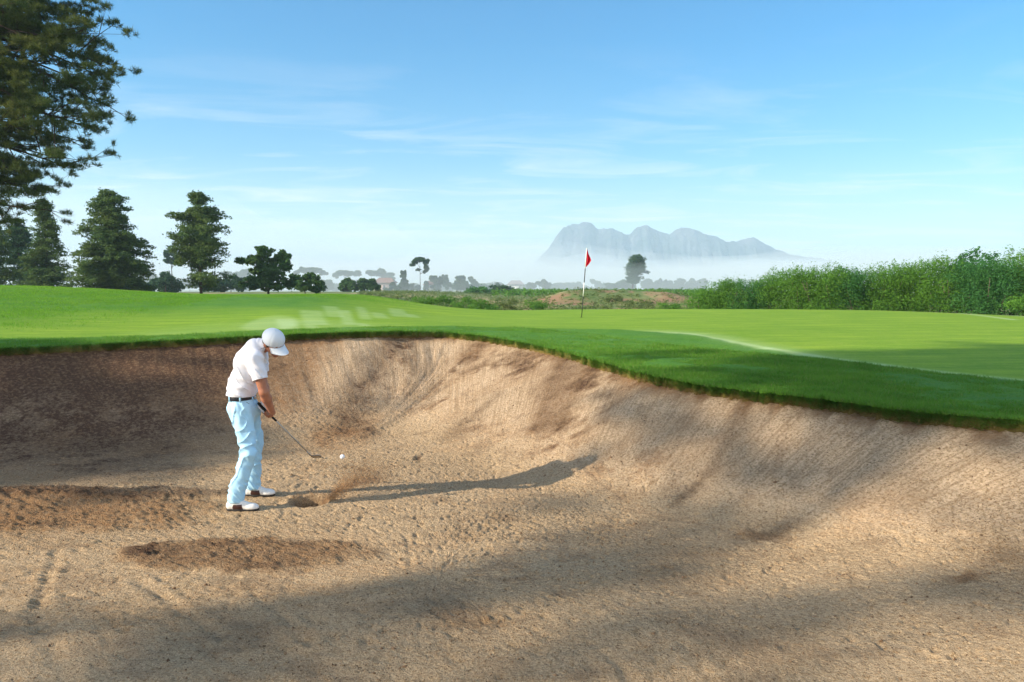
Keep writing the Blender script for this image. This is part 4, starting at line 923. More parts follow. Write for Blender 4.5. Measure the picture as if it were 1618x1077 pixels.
# ================================================================== the golfer
class Sdf:
    """a small solid modeller: smooth union of tapered capsules and ellipsoids, meshed as one continuous skin"""
    def __init__(s, lo, hi, h):
        s.lo = np.array(lo, float); s.h = h; s.n = np.ceil((np.array(hi) - s.lo) / h).astype(int) + 1
        s.F = np.full(s.n, 1.0, np.float32)
    def _sub(s, lo, hi):
        a = np.clip(np.floor((np.array(lo) - s.lo) / s.h).astype(int), 0, s.n); b = np.clip(np.ceil((np.array(hi) - s.lo) / s.h).astype(int) + 1, 0, s.n)
        ax = [s.lo[i] + s.h * np.arange(a[i], b[i]) for i in range(3)]
        return tuple(slice(a[i], b[i]) for i in range(3)), np.stack(np.meshgrid(*ax, indexing='ij'), -1)
    def _put(s, sl, d, k, mode):
        A = s.F[sl]
        if A.size == 0: return
        if mode == 'u':
            hh = np.maximum(k - np.abs(A - d), 0) / max(k, 1e-6); s.F[sl] = np.minimum(A, d) - hh * hh * k * .25
        elif mode == 's':
            hh = np.maximum(k - np.abs(A + d), 0) / max(k, 1e-6); s.F[sl] = np.maximum(A, -d) + hh * hh * k * .25
    def cap(s, a, b, ra, rb, k=.02, flat=None, mode='u'):
        """tapered capsule; flat=(direction, factor) squeezes it along a direction"""
        a = np.array(a, float); b = np.array(b, float); m = max(ra, rb) * (max(1, flat[1]) if flat else 1) + k + 3 * s.h
        sl, P = s._sub(np.minimum(a, b) - m, np.maximum(a, b) + m)
        ab = b - a; t = np.clip(((P - a) @ ab) / (ab @ ab + 1e-12), 0, 1); q = P - a - t[..., None] * ab
        if flat:
            n = np.array(flat[0], float); n /= np.linalg.norm(n); dn = q @ n; q = q + (1 / flat[1] - 1) * dn[..., None] * n
        s._put(sl, (np.linalg.norm(q, axis=-1) - (ra + (rb - ra) * t)).astype(np.float32), k, mode); return s
    def ell(s, c, ax, r, k=.02, mode='u'):
        """ellipsoid with axes ax (3 rows) and radii r"""
        c = np.array(c, float); ax = np.array(ax, float); m = max(r) + k + 3 * s.h; sl, P = s._sub(c - m, c + m)
        q = (P - c) @ ax.T; r = np.array(r); k0 = np.linalg.norm(q / r, axis=-1); k1 = np.linalg.norm(q / (r * r), axis=-1) + 1e-9
        s._put(sl, (k0 * (k0 - 1) / k1).astype(np.float32), k, mode); return s
    def cut(s, p, n):
        """remove what lies on the side of n"""
        n = np.array(n, float) / np.linalg.norm(n); ax = [s.lo[i] + s.h * np.arange(s.n[i]) for i in range(3)]
        X = (ax[0][:, None, None] - p[0]) * n[0] + (ax[1][None, :, None] - p[1]) * n[1] + (ax[2][None, None, :] - p[2]) * n[2]
        s.F = np.maximum(s.F, X.astype(np.float32)); return s
    def fold(s, f):
        sl, P = s._sub(s.lo, s.lo + s.h * s.n); m = np.abs(s.F) < .05; s.F[m] += f(P[m]).astype(np.float32); return s
    def mesh(s):
        F = s.F; ins = F < 0; n = np.array(F.shape)
        c = np.zeros(n - 1, int)
        for i in (0, 1):
            for j in (0, 1):
                for k in (0, 1): c += ins[i:n[0]-1+i, j:n[1]-1+j, k:n[2]-1+k]
        act = (c > 0) & (c < 8); I = np.argwhere(act); idx = -np.ones(n - 1, int); idx[act] = np.arange(len(I))
        acc = np.zeros((len(I), 3)); cnt = np.zeros(len(I))
        cor = [(i, j, k) for i in (0, 1) for j in (0, 1) for k in (0, 1)]
        for a in range(8):
            for b in range(a + 1, 8):
                if sum(abs(cor[a][q] - cor[b][q]) for q in range(3)) != 1: continue
                fa = F[tuple((I + cor[a]).T)]; fb = F[tuple((I + cor[b]).T)]; m = (fa < 0) != (fb < 0)
                t = np.where(m, fa / np.where(m, fa - fb, 1), 0)[:, None]; p = np.array(cor[a]) + t * (np.array(cor[b]) - np.array(cor[a]))
                acc[m] += p[m]; cnt[m] += 1
        V = s.lo + s.h * (I + acc / cnt[:, None]); Q = []
        for d in range(3):
            e = np.zeros(3, int); e[d] = 1; u, v = np.eye(3, dtype=int)[(d + 1) % 3], np.eye(3, dtype=int)[(d + 2) % 3]
            A = ins[tuple(slice(0, n[q] - e[q]) for q in range(3))]; B = ins[tuple(slice(e[q], n[q]) for q in range(3))]
            J = np.argwhere(A != B); J = J[(J @ u > 0) & (J @ v > 0) & (J @ u < n @ u - 1) & (J @ v < n @ v - 1)]
            fl = A[tuple(J.T)]
            q = np.stack([idx[tuple((J - u - v).T)], idx[tuple((J - v).T)], idx[tuple(J.T)], idx[tuple((J - u).T)]], -1)
            q[~fl] = q[~fl][:, ::-1]; Q.append(q)
        Q = np.vstack(Q); Q = Q[(Q >= 0).all(1)]; return V, Q

M_SKIN = mat('skin', (.42, .185, .105), rough=.55, spec=.35, noise=((.34, .13, .075), 25, .3, .7))
M_SHIRT = mat('white_cotton', (.74, .75, .83), rough=.9, spec=.1, sheen=.2, bump=(260, .25, .002))
M_TROUS = mat('pale_blue_cotton', (.42, .70, .90), rough=.9, spec=.1, sheen=.2, noise=((.37, .65, .87), 9, .35, .65), bump=(300, .2, .002))
M_BELT = mat('black_belt_leather', (.012, .014, .022), rough=.35, spec=.5)
M_BUCK = mat('belt_metal', (.55, .55, .55), rough=.3, metal=1)
M_SHOE = mat('white_shoe_leather', (.76, .75, .73), rough=.35, spec=.5)
M_SHOEB = mat('brown_shoe_leather', (.055, .020, .016), rough=.4, spec=.5)
M_SOLE = mat('dark_sole', (.03, .027, .025), rough=.7)
M_CAPW = mat('cap_cotton', (.66, .72, .80), rough=.9, spec=.1, bump=(300, .2, .002))
M_HAIR = mat('dark_hair', (.018, .012, .009), rough=.6, spec=.4, bump=(160, .8, .004))
M_GLOVE = mat('white_glove', (.72, .73, .76), rough=.6)
M_EYE = mat('eye_dark', (.03, .02, .015), rough=.2, spec=.6)

P0 = (-2.36, 6.84, 0.0)
person = empty('person', P0, 'man in white cap, white shirt and pale blue trousers, standing in the bunker', 'person')
A_ = np.array
HIPC = A_((-2.432, 6.84, .90)); BELT = A_((-2.438, 6.835, .968)); CH = A_((-2.355, 6.825, 1.26)); NK = A_((-2.305, 6.825, 1.445))
SHR, SHL = A_((-2.270, 6.675, 1.345)), A_((-2.325, 6.985, 1.365))
ELR, ELL = A_((-2.190, 6.655, 1.045)), A_((-2.325, 7.035, 1.09))
WRR, WRL = A_((-2.165, 6.80, .842)), A_((-2.232, 6.895, .905))
GRIP0 = A_((-2.288, 6.82, .915)); HEADC = A_((-1.975, 7.40, .305)); CD = (HEADC - GRIP0) / np.linalg.norm(HEADC - GRIP0)
HD = A_((-2.145, 6.80, 1.475))
U = A_((.33, -.48, .81)); U /= np.linalg.norm(U); Fd = A_((.60, -.20, -.80)); Fd -= U * (Fd @ U); Fd /= np.linalg.norm(Fd); S_ = np.cross(U, Fd)   # up, face, side of the head
HIPR, HIPL = A_((-2.425, 6.755, .86)), A_((-2.425, 6.93, .86)); KNR, KNL = A_((-2.345, 6.685, .50)), A_((-2.40, 7.03, .50))
ANR, ANL = A_((-2.455, 6.625, .09)), A_((-2.46, 7.085, .09))
FOOTR, FOOTL = (A_((-2.385, 6.62, 0)), A_((-2.385, 7.085, 0)))
zR, zL = sand_z(*FOOTR[:2]), sand_z(*FOOTL[:2])
FWD = A_((1., .0, 0)); LEFT = A_((0, 1., 0)); UP = A_((0, 0, 1.))
# --- body: one skin (torso, limbs, neck, head with face, hands with fingers)
b = Sdf((-2.62, 6.50, -.02), (-1.95, 7.25, 1.66), .0055)
b.cap(HIPC, CH, .102, .120, .04, (FWD, .66)).cap(CH, NK, .115, .06, .05, (FWD, .8)).cap(SHR, SHL, .052, .052, .05)
for H_, K_, A2 in ((HIPR, KNR, ANR), (HIPL, KNL, ANL)):
    b.cap(H_, K_, .082, .055, .03).cap(K_, A2, .052, .034, .02).cap(A2, A2 + A_((.10, 0, -.05)), .034, .026, .02)
for S1, E1, W1 in ((SHR, ELR, WRR), (SHL, ELL, WRL)):
    b.cap(S1, E1, .056, .040, .02); m_ = E1 + (W1 - E1) * .3; b.cap(E1, m_, .042, .044, .015).cap(m_, W1, .044, .027, .02)
b.cap(NK + A_((-.02, 0, -.02)), HD - U * .05 - Fd * .025, .058, .056, .03)
b.ell(HD + U * .02, (Fd, S_, U), (.096, .077, .100), .02)
b.cap(HD - U * .035 + Fd * .02, HD - U * .085 + Fd * .052, .060, .036, .03)                     # jaw and chin
b.cap(HD - U * .10 + Fd * .072 - S_ * .010, HD - U * .10 + Fd * .072 + S_ * .010, .014, .014, .015)
b.cap(HD + U * .012 + Fd * .090, HD - U * .022 + Fd * .112, .008, .013, .010)                    # nose
b.cap(HD + U * .024 + Fd * .086 - S_ * .034, HD + U * .024 + Fd * .086 + S_ * .034, .010, .010, .012)   # brow
for s in (-1, 1):
    b.ell(HD + U * .008 + Fd * .094 + S_ * s * .031, (Fd, S_, U), (.012, .014, .009), .006, 's')
    b.ell(HD - U * .012 + Fd * .074 + S_ * s * .043, (Fd, S_, U), (.022, .022, .018), .02)              # cheek
    b.ell(HD - U * .004 - Fd * .006 + S_ * s * .078, (Fd * .9 - S_ * s * .4, S_ * .9 + Fd * s * .4, U), (.019, .008, .031), .006)   # ear
    b.ell(HD - U * .002 + Fd * .000 + S_ * s * .090, (Fd, S_, U), (.009, .006, .017), .004, 's')
b.cap(HD - U * .052 + Fd * .094 - S_ * .020, HD - U * .052 + Fd * .094 + S_ * .020, .0075, .0075, .005)  # lips
b.cap(HD - U * .063 + Fd * .090 - S_ * .016, HD - U * .063 + Fd * .090 + S_ * .016, .008, .008, .004)
# hands: palm, four curled fingers round the grip, thumb along it
def hand(s, wr, gp, sgn, r=1.0, k=.006):
    """wr wrist, gp point of the grip under the palm; fingers wrap the grip"""
    out = wr - gp; out -= CD * (out @ CD); out /= np.linalg.norm(out); sd = np.cross(CD, out) * sgn     # out: back of the hand
    kn = [gp + CD * (-.030 + .021 * i) + out * (.030 - .003 * abs(i - 1.5)) + sd * .012 for i in range(4)]
    s.cap(wr, gp + out * .032 + CD * -.012, .026 * r, .027 * r, .015, (out, .72)); s.cap(gp + out * .030 - CD * .028, gp + out * .030 + CD * .030, .021 * r, .019 * r, .015)
    for i, p in enumerate(kn):
        L_ = [.9, 1., .96, .8][::1][i]
        j1 = gp + CD * (-.030 + .021 * i) + out * .010 + sd * (.030 * L_ + .002); j2 = gp + CD * (-.028 + .021 * i) - out * .018 + sd * .024 * L_; j3 = gp + CD * (-.026 + .021 * i) - out * .024 - sd * .006
        s.cap(p, j1, .0105 * r, .0098 * r, k).cap(j1, j2, .0096 * r, .0088 * r, .003).cap(j2, j3, .0088 * r, .0078 * r, .003)
    t0 = gp + out * .026 - sd * .016 - CD * .018; t1 = gp + out * .020 - sd * .024 + CD * .012; t2 = gp + out * .014 - sd * .012 + CD * .044
    s.cap(t0, t1, .0145 * r, .0120 * r, .008).cap(t1, t2, .0115 * r, .0092 * r, .003)
GL, GR = GRIP0 + CD * .055, GRIP0 + CD * .135
hand(b, WRR, GR, 1); hand(b, WRL, GL, -1)
V, F_ = b.mesh(); body = mesh('body', V, F_, M_SKIN, person)
# glove on the upper hand
gl = Sdf(GL - .11, GL + .12, .004); hand(gl, WRL + (GL - WRL) * .15, GL, -1, 1.13); V, F_ = gl.mesh(); mesh('glove', V, F_, M_GLOVE, person)
for s in (-1, 1):
    e = Sdf(HD + Fd * .088 + U * .008 + S_ * s * .031 - .02, HD + Fd * .088 + U * .008 + S_ * s * .031 + .02, .002); e.ell(HD + Fd * .084 + U * .008 + S_ * s * .031, (Fd, S_, U), (.010, .011, .008), 0)
    V, F_ = e.mesh(); mesh('eye', V, F_, M_EYE, person)
# --- hair
h = Sdf(HD - .17, HD + .17, .005)
h.ell(HD + U * .022 - Fd * .004, (Fd, S_, U), (.101, .083, .104), 0)
h.cap(HD - Fd * .058 - U * .045 - S_ * .032, HD - Fd * .058 - U * .045 + S_ * .032, .045, .045, .02)
for s in (-1, 1): h.cap(HD + U * .03 + Fd * .028 + S_ * s * .072, HD - U * .016 + Fd * .024 + S_ * s * .074, .012, .007, .006)
h.cut(HD + Fd * .018 - U * .02, Fd * 1.0 - U * .55); h.fold(lambda P: .0035 * (vn3(*(P * 130).T, 5) - .5))
V, F_ = h.mesh(); mesh('hair', V, F_, M_HAIR, person)
# --- cap: six panelled crown, curved bill, button
capo = empty('cap', tuple(HD + U * .03 - A_(P0)), None); capo.parent = person
CB = HD + U * .045 - Fd * .004
def capv(az, el, r=1.0):
    seam = .0022 * np.exp(-((((az / (math.pi / 3)) + .5) % 1 - .5) / .035) ** 2)
    R_ = np.array([.108, .094, .086]) * r; k = 1 - seam / .1
    return CB + (Fd * np.cos(az)[..., None] * np.cos(el)[..., None] * R_[0] + S_ * np.sin(az)[..., None] * np.cos(el)[..., None] * R_[1] + U * np.sin(el)[..., None] * R_[2]) * k[..., None]
az, el = np.meshgrid(np.linspace(0, 2 * math.pi, 97)[:-1], np.linspace(-.42, math.pi / 2, 26), indexing='ij')
Vo = capv(az, el).reshape(-1, 3); Vi = capv(az, el, .965).reshape(-1, 3); n = len(Vo); Fo = grid_faces(96, 26, True)
i0 = np.arange(96) * 26; i1 = np.roll(i0, -1)
mesh('cap_crown', np.vstack([Vo, Vi]), np.vstack([Fo, Fo[:, ::-1] + n, np.stack([i0, i0 + n, i1 + n, i1], -1)]), M_CAPW, capo)
u_, v_ = np.meshgrid(np.linspace(-1, 1, 31), np.linspace(0, 1, 12), indexing='ij')
ang = u_ * 1.02; base = CB + Fd * (np.cos(ang) * .104)[..., None] + S_ * (np.sin(ang) * .092)[..., None] + U * (-.030 - .008 * u_ ** 2)[..., None]
bill = base + Fd * (v_ * .088 * (1 - .62 * np.abs(u_) ** 2.6))[..., None] + U * (-v_ * .018 - .020 * u_ ** 2 * v_ + .0)[..., None]
Vb = bill.reshape(-1, 3); n = len(Vb); Fb = grid_faces(31, 12); idx = np.arange(n).reshape(31, 12); lp = np.concatenate([idx[:-1, 0], idx[-1, :-1], idx[:0:-1, -1], idx[0, :0:-1]]); lq = np.roll(lp, -1)
mesh('cap_bill', np.vstack([Vb, Vb - U * .004]), np.vstack([Fb, Fb[:, ::-1] + n, np.stack([lp, lq, lq + n, lp + n], -1)]), M_CAPW, capo)
bt = Sdf(CB + U * .086 - .015, CB + U * .086 + .015, .002); bt.ell(CB + U * .086, (Fd, S_, U), (.008, .008, .004), 0); V, F_ = bt.mesh(); mesh('cap_button', V, F_, M_CAPW, capo)
# --- polo shirt
t = Sdf((-2.62, 6.50, .90), (-2.05, 7.20, 1.56), .006)
WAI = A_((-2.440, 6.835, .995))
t.cap(WAI, CH, .136, .142, .05, (FWD, .80)).cap(CH, NK - A_((.015, 0, .035)), .137, .085, .06, (FWD, .84)).cap(SHR, SHL, .066, .066, .06)
t.cap(WAI - A_((.02, 0, .015)), WAI + A_((-.004, 0, .08)), .143, .136, .03, (FWD, .82))
t.cap(WAI + A_((-.018, 0, .08)), CH + A_((-.026, 0, -.02)), .122, .122, .06, (FWD, .82)).cap(CH + A_((-.03, -.07, .04)), CH + A_((-.03, .07, .04)), .082, .082, .06).cap(CH + A_((-.01, 0, .08)), NK + A_((-.02, 0, -.02)), .10, .072, .06)                   # shoulder blades
for S1, E1 in ((SHR, ELR), (SHL, ELL)): t.cap(S1, S1 + (E1 - S1) * .66, .070, .064, .035)
def shfold(P):
    x, y, z = P.T
    f = .004 * np.sin((z * 62 + x * 30 + 5 * vn3(x * 9, y * 9, z * 9, 2))) * sstep(1.22, 1.02, z)
    f += .010 * (vn3(x * 13 + z * 6, y * 9, z * 16, 7) - .5) + .004 * np.sin(x * 60 + z * 50 + y * 22 + 6 * vn3(x * 7, y * 7, z * 7, 8)) * sstep(1.1, 1.25, z) * sstep(1.42, 1.3, z)
    f -= .009 * (1 - np.abs(np.sin(z * 24 + x * 26 + y * 6 + 4 * vn3(x * 6, y * 6, z * 6, 3)))) ** 4 * sstep(1.42, 1.3, z)
    return f * 1.1
t.fold(shfold)
for S1, E1 in ((SHR, ELR), (SHL, ELL)):
    d_ = (E1 - S1) / np.linalg.norm(E1 - S1); p = S1 + (E1 - S1) * .60
    a_, P = t._sub(p - .115, p + .125 ); m_ = ((P - p) @ d_ > 0) & (np.linalg.norm(P - p - ((P - p) @ d_)[..., None] * d_, axis=-1) < .10); 
    if S1 is SHR: m_ &= P[..., 0] > -2.275
    else: m_ &= P[..., 1] > 6.96
    t.F[a_] = np.where(m_, np.maximum(t.F[a_], (((P - p) @ d_)).astype(np.float32)), t.F[a_])
t.cut(A_((-2.44, 6.83, .992)), A_((-.05, 0, -1)))
t.cap(NK + A_((.0, 0, -.01)), NK + (HD - U * .05 - Fd * .02 - NK) * .6 , .066, .068, .01)
t.cap(NK + A_((.0, 0, -.01)), NK + (HD - U * .05 - Fd * .02 - NK) * 1.3 , .060, .062, .004, mode='s')
nd = (HD - U * .05 - Fd * .02 - NK); nd /= np.linalg.norm(nd)
V, F_ = t.mesh(); shirt = mesh('shirt', V, F_, M_SHIRT, person)
ck = Sdf(NK - .13, NK + .16, .005)
p1 = NK + nd * .028; p2 = NK + nd * .052; ck.cap(p1, p2, .069, .063, .0); ck.cap(NK - nd * .05, NK + nd * .2, .058, .057, 0, mode='s'); ck.cut(p2 + nd * .008, nd); ck.cut(p1 - nd * .020, -nd)
V, F_ = ck.mesh(); col_ = mesh('collar', V, F_, M_SHIRT, shirt)
for S1, E1 in ((SHR, ELR), (SHL, ELL)):          # ribbed sleeve hems
    d_ = (E1 - S1) / np.linalg.norm(E1 - S1); p = S1 + (E1 - S1) * .60; c_ = Sdf(p - .1, p + .1, .0045); c_.cap(p - d_ * .035, p + d_ * .03, .0675, .0665, 0); c_.cap(p - d_ * .1, p + d_ * .1, .058, .054, 0, mode='s')
    c_.cut(p + d_ * .006, d_); c_.cut(p - d_ * .012, -d_); V, F_ = c_.mesh(); mesh('sleeve_hem', V, F_, M_SHIRT, shirt)
# --- belt and trousers
q = Sdf((-2.66, 6.50, .02), (-2.16, 7.24, 1.02), .006)
q.cap(A_((-2.447, 6.838, .985)), HIPC - A_((-.002, 0, .03)), .134, .150, .03, (FWD, .80))
q.cap(A_((-2.485, 6.79, .865)), A_((-2.485, 6.89, .865)), .083, .083, .05)                          # seat
q.cap(HIPR, KNR, .098, .070, .04).cap(HIPL, KNL, .098, .070, .04)
CUR, CUL = A_((-2.448, 6.628, .098)), A_((-2.452, 7.080, .098))
q.cap(KNR, CUR, .068, .058, .03).cap(KNL, CUL, .067, .057, .03)
q.cap(A_((-2.435, 6.635, .24)), CUR, .062, .071, .03).cap(A_((-2.445, 7.08, .24)), CUL, .062, .070, .03)
def trfold(P):
    x, y, z = P.T; w = vn3(x * 8, y * 8, z * 8, 12)
    f = .004 * np.sin(z * 85 + x * 60 + 9 * w) * sstep(.30, .14, z)                     # stacking over the shoes
    f += .006 * np.sin(z * 46 - x * 46 + 6 * w) * sstep(.40, .5, z) * sstep(.70, .56, z)           # behind the knee
    f += .006 * np.sin(z * 40 + x * 70 + 5 * w) * sstep(.70, .8, z) * sstep(.95, .88, z)
    f += .012 * (vn3(x * 14 + z * 6, y * 14, z * 6, 14) - .5) + .020 * (np.abs(vn3(x * 22 + z * 12, y * 16, z * 12, 15) - .5)) + .004 * np.sin(x * 48 + z * 16 + 6 * w) * sstep(.25, .35, z) * sstep(.75, .6, z)
    f -= .010 * (1 - np.abs(np.sin(z * 19 - x * 24 + y * 9 + 5 * w))) ** 4 * sstep(.12, .3, z) * sstep(.97, .85, z)
    f -= .008 * (1 - np.abs(np.sin(z * 44 + x * 40 + 6 * w))) ** 3 * sstep(.32, .2, z)
    return f
q.fold(trfold); q.cut(A_((0, 0, .985)), UP); q.cut(A_((0, 0, .068 )), -UP)
V, F_ = q.mesh(); tro = mesh('trousers', V, F_, M_TROUS, person)
bl = Sdf((-2.66, 6.62, .93), (-2.24, 7.06, 1.03), .004); bl.cap(A_((-2.447, 6.836, .80)), A_((-2.447, 6.836, 1.15)), .1425, .1425, 0, (FWD, .815)); bl.cut(A_((-2.44, 0, .994)), (-.05, 0, 1)); bl.cut(A_((-2.44, 0, .957)), (.05, 0, -1))
V, F_ = bl.mesh(); belt = mesh('belt', V, F_, M_BELT, person)
for a in np.radians([-20, -75, -130, 60, 120, 170]):
    c = A_((-2.447 + math.cos(a) * .1175, 6.836 + math.sin(a) * .1435, .975)); tq = A_((-math.sin(a) * .8, math.cos(a), 0)); tq /= np.linalg.norm(tq); nq = A_((tq[1], -tq[0], 0))
    V = np.array([c + tq * i * .008 + nq * j * .0035 + UP * k * .025 for i in (-1, 1) for j in (-1, 1) for k in (-1, 1)]); mesh('belt_loop', V, box(0,0,0,1,1,1)[1], M_TROUS, tro, smooth=False)
c = A_((-2.447 + .119, 6.836, .975)); V = np.array([c + A_((i * .004, j * .022, k * .019)) for i in (-1, 1) for j in (-1, 1) for k in (-1, 1)]); mesh('buckle', V, box(0,0,0,1,1,1)[1], M_BUCK, belt, smooth=False)
pk = tube(np.array([(-2.372, 6.728, .945), (-2.352, 6.735, .93), (-2.332, 6.748, .905)]), [.0035, .0035, .0035], 6); mesh('pocket', *pk, M_BELT, tro)
# --- shoes
for (fc, zf, an) in ((FOOTR, zR, ANR), (FOOTL, zL, ANL)):
    z0 = zf + .004; heel = A_((fc[0] - .105, fc[1], z0)); toe = A_((fc[0] + .115, fc[1] + .0, z0)); dr = A_((0, 0, 1.))
    sh = Sdf(heel - A_((.08, .1, .01)), toe + A_((.08, .1, .16)), .004)
    sh.cap(heel + (0, 0, .040), heel + A_((.07, 0, .045)), .038, .042, .02).cap(heel + A_((.06, 0, .038)), toe + A_((-.03, .004, .026)), .044, .044, .03, (UP, .82)).cap(toe + A_((-.05, .004, .026)), toe + A_((-.012, .008, .022)), .043, .034, .02, (UP, .7))
    sh.cap(heel + A_((.0, 0, .05)), heel + A_((.035, 0, .085)), .036, .040, .03).cap(heel + A_((.05, 0, .075)), heel + A_((.12, 0, .052)), .032, .026, .03)
    sh.cap(heel + A_((.012, 0, .10)), heel + A_((.03, 0, .16)), .030, .034, .004, mode='s'); sh.cut(A_((0, 0, z0 + .014)), -UP)
    V, F_ = sh.mesh(); fcn = V[F_].mean(1); rx = fcn[:, 0] - heel[0]; rz = fcn[:, 2] - z0
    sad = (rx > .025 + .35 * np.abs(rz - .03)) & (rx < .118 - .25 * (rz - .02)) & (rz < .060) & (rz > .014)
    so2 = mesh('shoe', V, F_, None, person, mats=[M_SHOE, M_SHOEB], midx=sad.astype(int))
    sl_ = Sdf(heel - A_((.08, .1, .02)), toe + A_((.08, .1, .06)), .004)
    sl_.cap(heel + (0, 0, .012), heel + A_((.07, 0, .012)), .042, .042, .02).cap(heel + A_((.06, 0, .012)), toe + A_((-.02, .005, .012)), .044, .044, .02); sl_.cut(A_((0, 0, z0 + .018)), UP); sl_.cut(A_((0, 0, z0 - .012)), -UP)
    V, F_ = sl_.mesh(); mesh('sole', V, F_, M_SOLE, so2)
    for k in range(4):      # laces
        xk = heel[0] + .085 + .019 * k; zk = z0 + .088 - .0115 * k; V, F_ = tube(np.array([(xk - .004, fc[1] - .022, zk - .010), (xk, fc[1], zk), (xk - .004, fc[1] + .022, zk - .010)]), .0022, 5); mesh('lace', V, F_, M_GLOVE, so2)
    an2 = A_((an[0], an[1], zf)); V, F_ = tube(np.array([an2 + (0, 0, .075), an2 + (0, 0, .115)]), [.042, .042], 16); mesh('sock', V, F_, M_BELT, person)
# --- club
M_STEEL = mat('club_steel', (.42, .38, .33), rough=.28, metal=1); M_GRIP = mat('rubber_grip', (.012, .012, .013), rough=.75, bump=(300, .6, .002))
club = empty('golf_club', tuple(GRIP0), 'steel sand wedge with black grip held low in both gloved and bare hands', 'golf club')
EP = HEADC
V, F_ = tube(np.array([GRIP0 - CD * .015, GRIP0, GRIP0 + CD * .27]), [.0125, .0135, .0095], 14); mesh('grip', V, F_, M_GRIP, club)
V, F_ = tube(np.array([GRIP0 + CD * .26, EP - CD * .09, EP - CD * .05]), [.0068, .0052, .0052], 12); mesh('shaft', V, F_, M_STEEL, club)
V, F_ = tube(np.array([EP - CD * .09, EP - CD * .02, EP + CD * .008]), [.0072, .0075, .0085], 12)
sp1 = (V, F_)
tg = A_((.80, -.28, .18)); tg -= CD * (tg @ CD) * .75; tg /= np.linalg.norm(tg); nrm = np.cross(CD, tg); nrm /= np.linalg.norm(nrm); dn = np.cross(tg, nrm); dn = dn if dn @ CD > 0 else -dn
hd = Sdf(EP - .12, EP + .14, .003)
hd.cap(EP - CD * .01, EP + tg * .075 + dn * .012, .010, .026, .008, (nrm, .32)).cap(EP + tg * .01 + dn * .010, EP + tg * .070 + dn * .026, .012, .013, .008, (nrm, .75))
V, F_ = hd.mesh(); V, F_ = join([sp1, (V, F_)]); mesh('club_head', V, F_, M_STEEL, club)
# --- ball in flight
M_BALL = mat('ball_white', (.82, .82, .84), rough=.35, spec=.5)
def uvs(c, r, nu=32, nv=18, dim=0):
    a, e = np.meshgrid(np.linspace(0, 2 * np.pi, nu, endpoint=False), np.linspace(-np.pi / 2, np.pi / 2, nv), indexing='ij')
    k = r * (1 - dim * (np.abs(np.sin(a * nu / 4) * np.sin(e * nv / 2.2)))); V = np.stack([k * np.cos(a) * np.cos(e), k * np.sin(a) * np.cos(e), k * np.sin(e)], -1) + c
    return V.reshape(-1, 3), grid_faces(nu, nv, True)
bp_ = at(541, 721.5, 6.85); V, F_ = uvs((0, 0, 0), .0225, dim=.02)
o = mesh('golf_ball', V, F_, M_BALL, None); o.location = bp_; tag(o, 'white golf ball just lifted off the sand in front of the club', 'golf ball')
# --- sand thrown up by the stroke: loose grains
M_GRAIN = mat('thrown_sand', (.58, .35, .17), rough=1, spec=.1, attr=('tone', (.38, .20, .09)))
rs = np.random.RandomState(21); n = 4200
t_ = rs.uniform(0, 1, n) ** 1.15; a0 = A_((CRATER[0] + .19, CRATER[1] - .02, .0)); 
pth = a0 + np.outer(t_, A_((.34, .52, 0))) ; pth[:, 2] += .02 + .30 * t_ - .10 * t_ ** 2
sg = (.016 + .10 * t_)[:, None]; pth += rs.normal(size=(n, 3)) * sg * [1, 1, .8]
rim = rs.uniform(0, 6.28, 300); rp = np.stack([CRATER[0] + np.cos(rim) * .13 * rs.normal(1.1, .14, 300), CRATER[1] + np.sin(rim) * .13 * rs.normal(1.1, .14, 300), .015 + np.abs(rs.normal(0, .02, 300))], -1)
loose = np.stack([rs.normal(CRATER[0] + .2, .3, 900), rs.normal(CRATER[1] + .7, .4, 900), .03 + np.abs(rs.normal(0, .16, 900))], -1)
C_ = np.vstack([pth, rp, loose]); m_ = len(C_); sz = rs.uniform(.0014, .0034, m_)
tet = np.array([(1, 1, 1), (1, -1, -1), (-1, 1, -1), (-1, -1, 1)]) * .8
V = C_[:, None, :] + tet[None] * sz[:, None, None] * rs.uniform(.6, 1.3, (m_, 4, 1)); Fq = (np.array([(0, 1, 2), (0, 3, 1), (0, 2, 3), (1, 3, 2)])[None] + 4 * np.arange(m_)[:, None, None]).reshape(-1, 3)
o = mesh('sand_spray', V.reshape(-1, 3), Fq, M_GRAIN, None, smooth=False, attrs={'tone': np.repeat(rs.uniform(0, 1, m_), 4)}); tag(o, 'spray of sand thrown up behind the struck ball', kind='stuff')
# ================================================================== flag on the green
FX, FY, _ = at(919, 502, 21.8); FZ = float(ground_z(np.array([FX]), np.array([FY]))[0])
flag = empty('flagstick', (FX, FY, FZ), 'black and white striped flagstick with a limp red flag standing on the green', 'flagstick')
M_PW = mat('pole_white', (.8, .8, .8), rough=.4); M_PB = mat('pole_black', (.02, .02, .022), rough=.4)
M_FLAG = mat('red_flag_cloth', (.62, .018, .045), rough=.8, spec=.1, trans=.25); M_CUP = mat('cup_dark', (.01, .01, .01), rough=.9)
topx, topy, topz = at(927, 393, FY); botz = FZ - .1
def pp(z): f = (z - FZ) / (topz - FZ); return (FX + (topx - FX) * f, FY, z)
zs = [at(920, a, FY)[2] for a in (502, 468, 446, 424, 392)]
zs[0] = botz
for i in range(4): V, F_ = tube(np.array([pp(zs[i]), pp(zs[i + 1])]), .0125 if i > 0 else .011, 10); mesh('pole', V, F_, [M_PB, M_PW, M_PB, M_PW][i], flag)
V, F_ = uvs(pp(topz + .01), .017, 12, 8); mesh('finial', V, F_, M_PW, flag)
u_, v_ = np.meshgrid(np.linspace(0, 1, 26), np.linspace(0, 1, 30), indexing='ij')       # u across, v down: hangs in folds
zt, zb_ = topz - .01, at(925, 421, FY)[2]
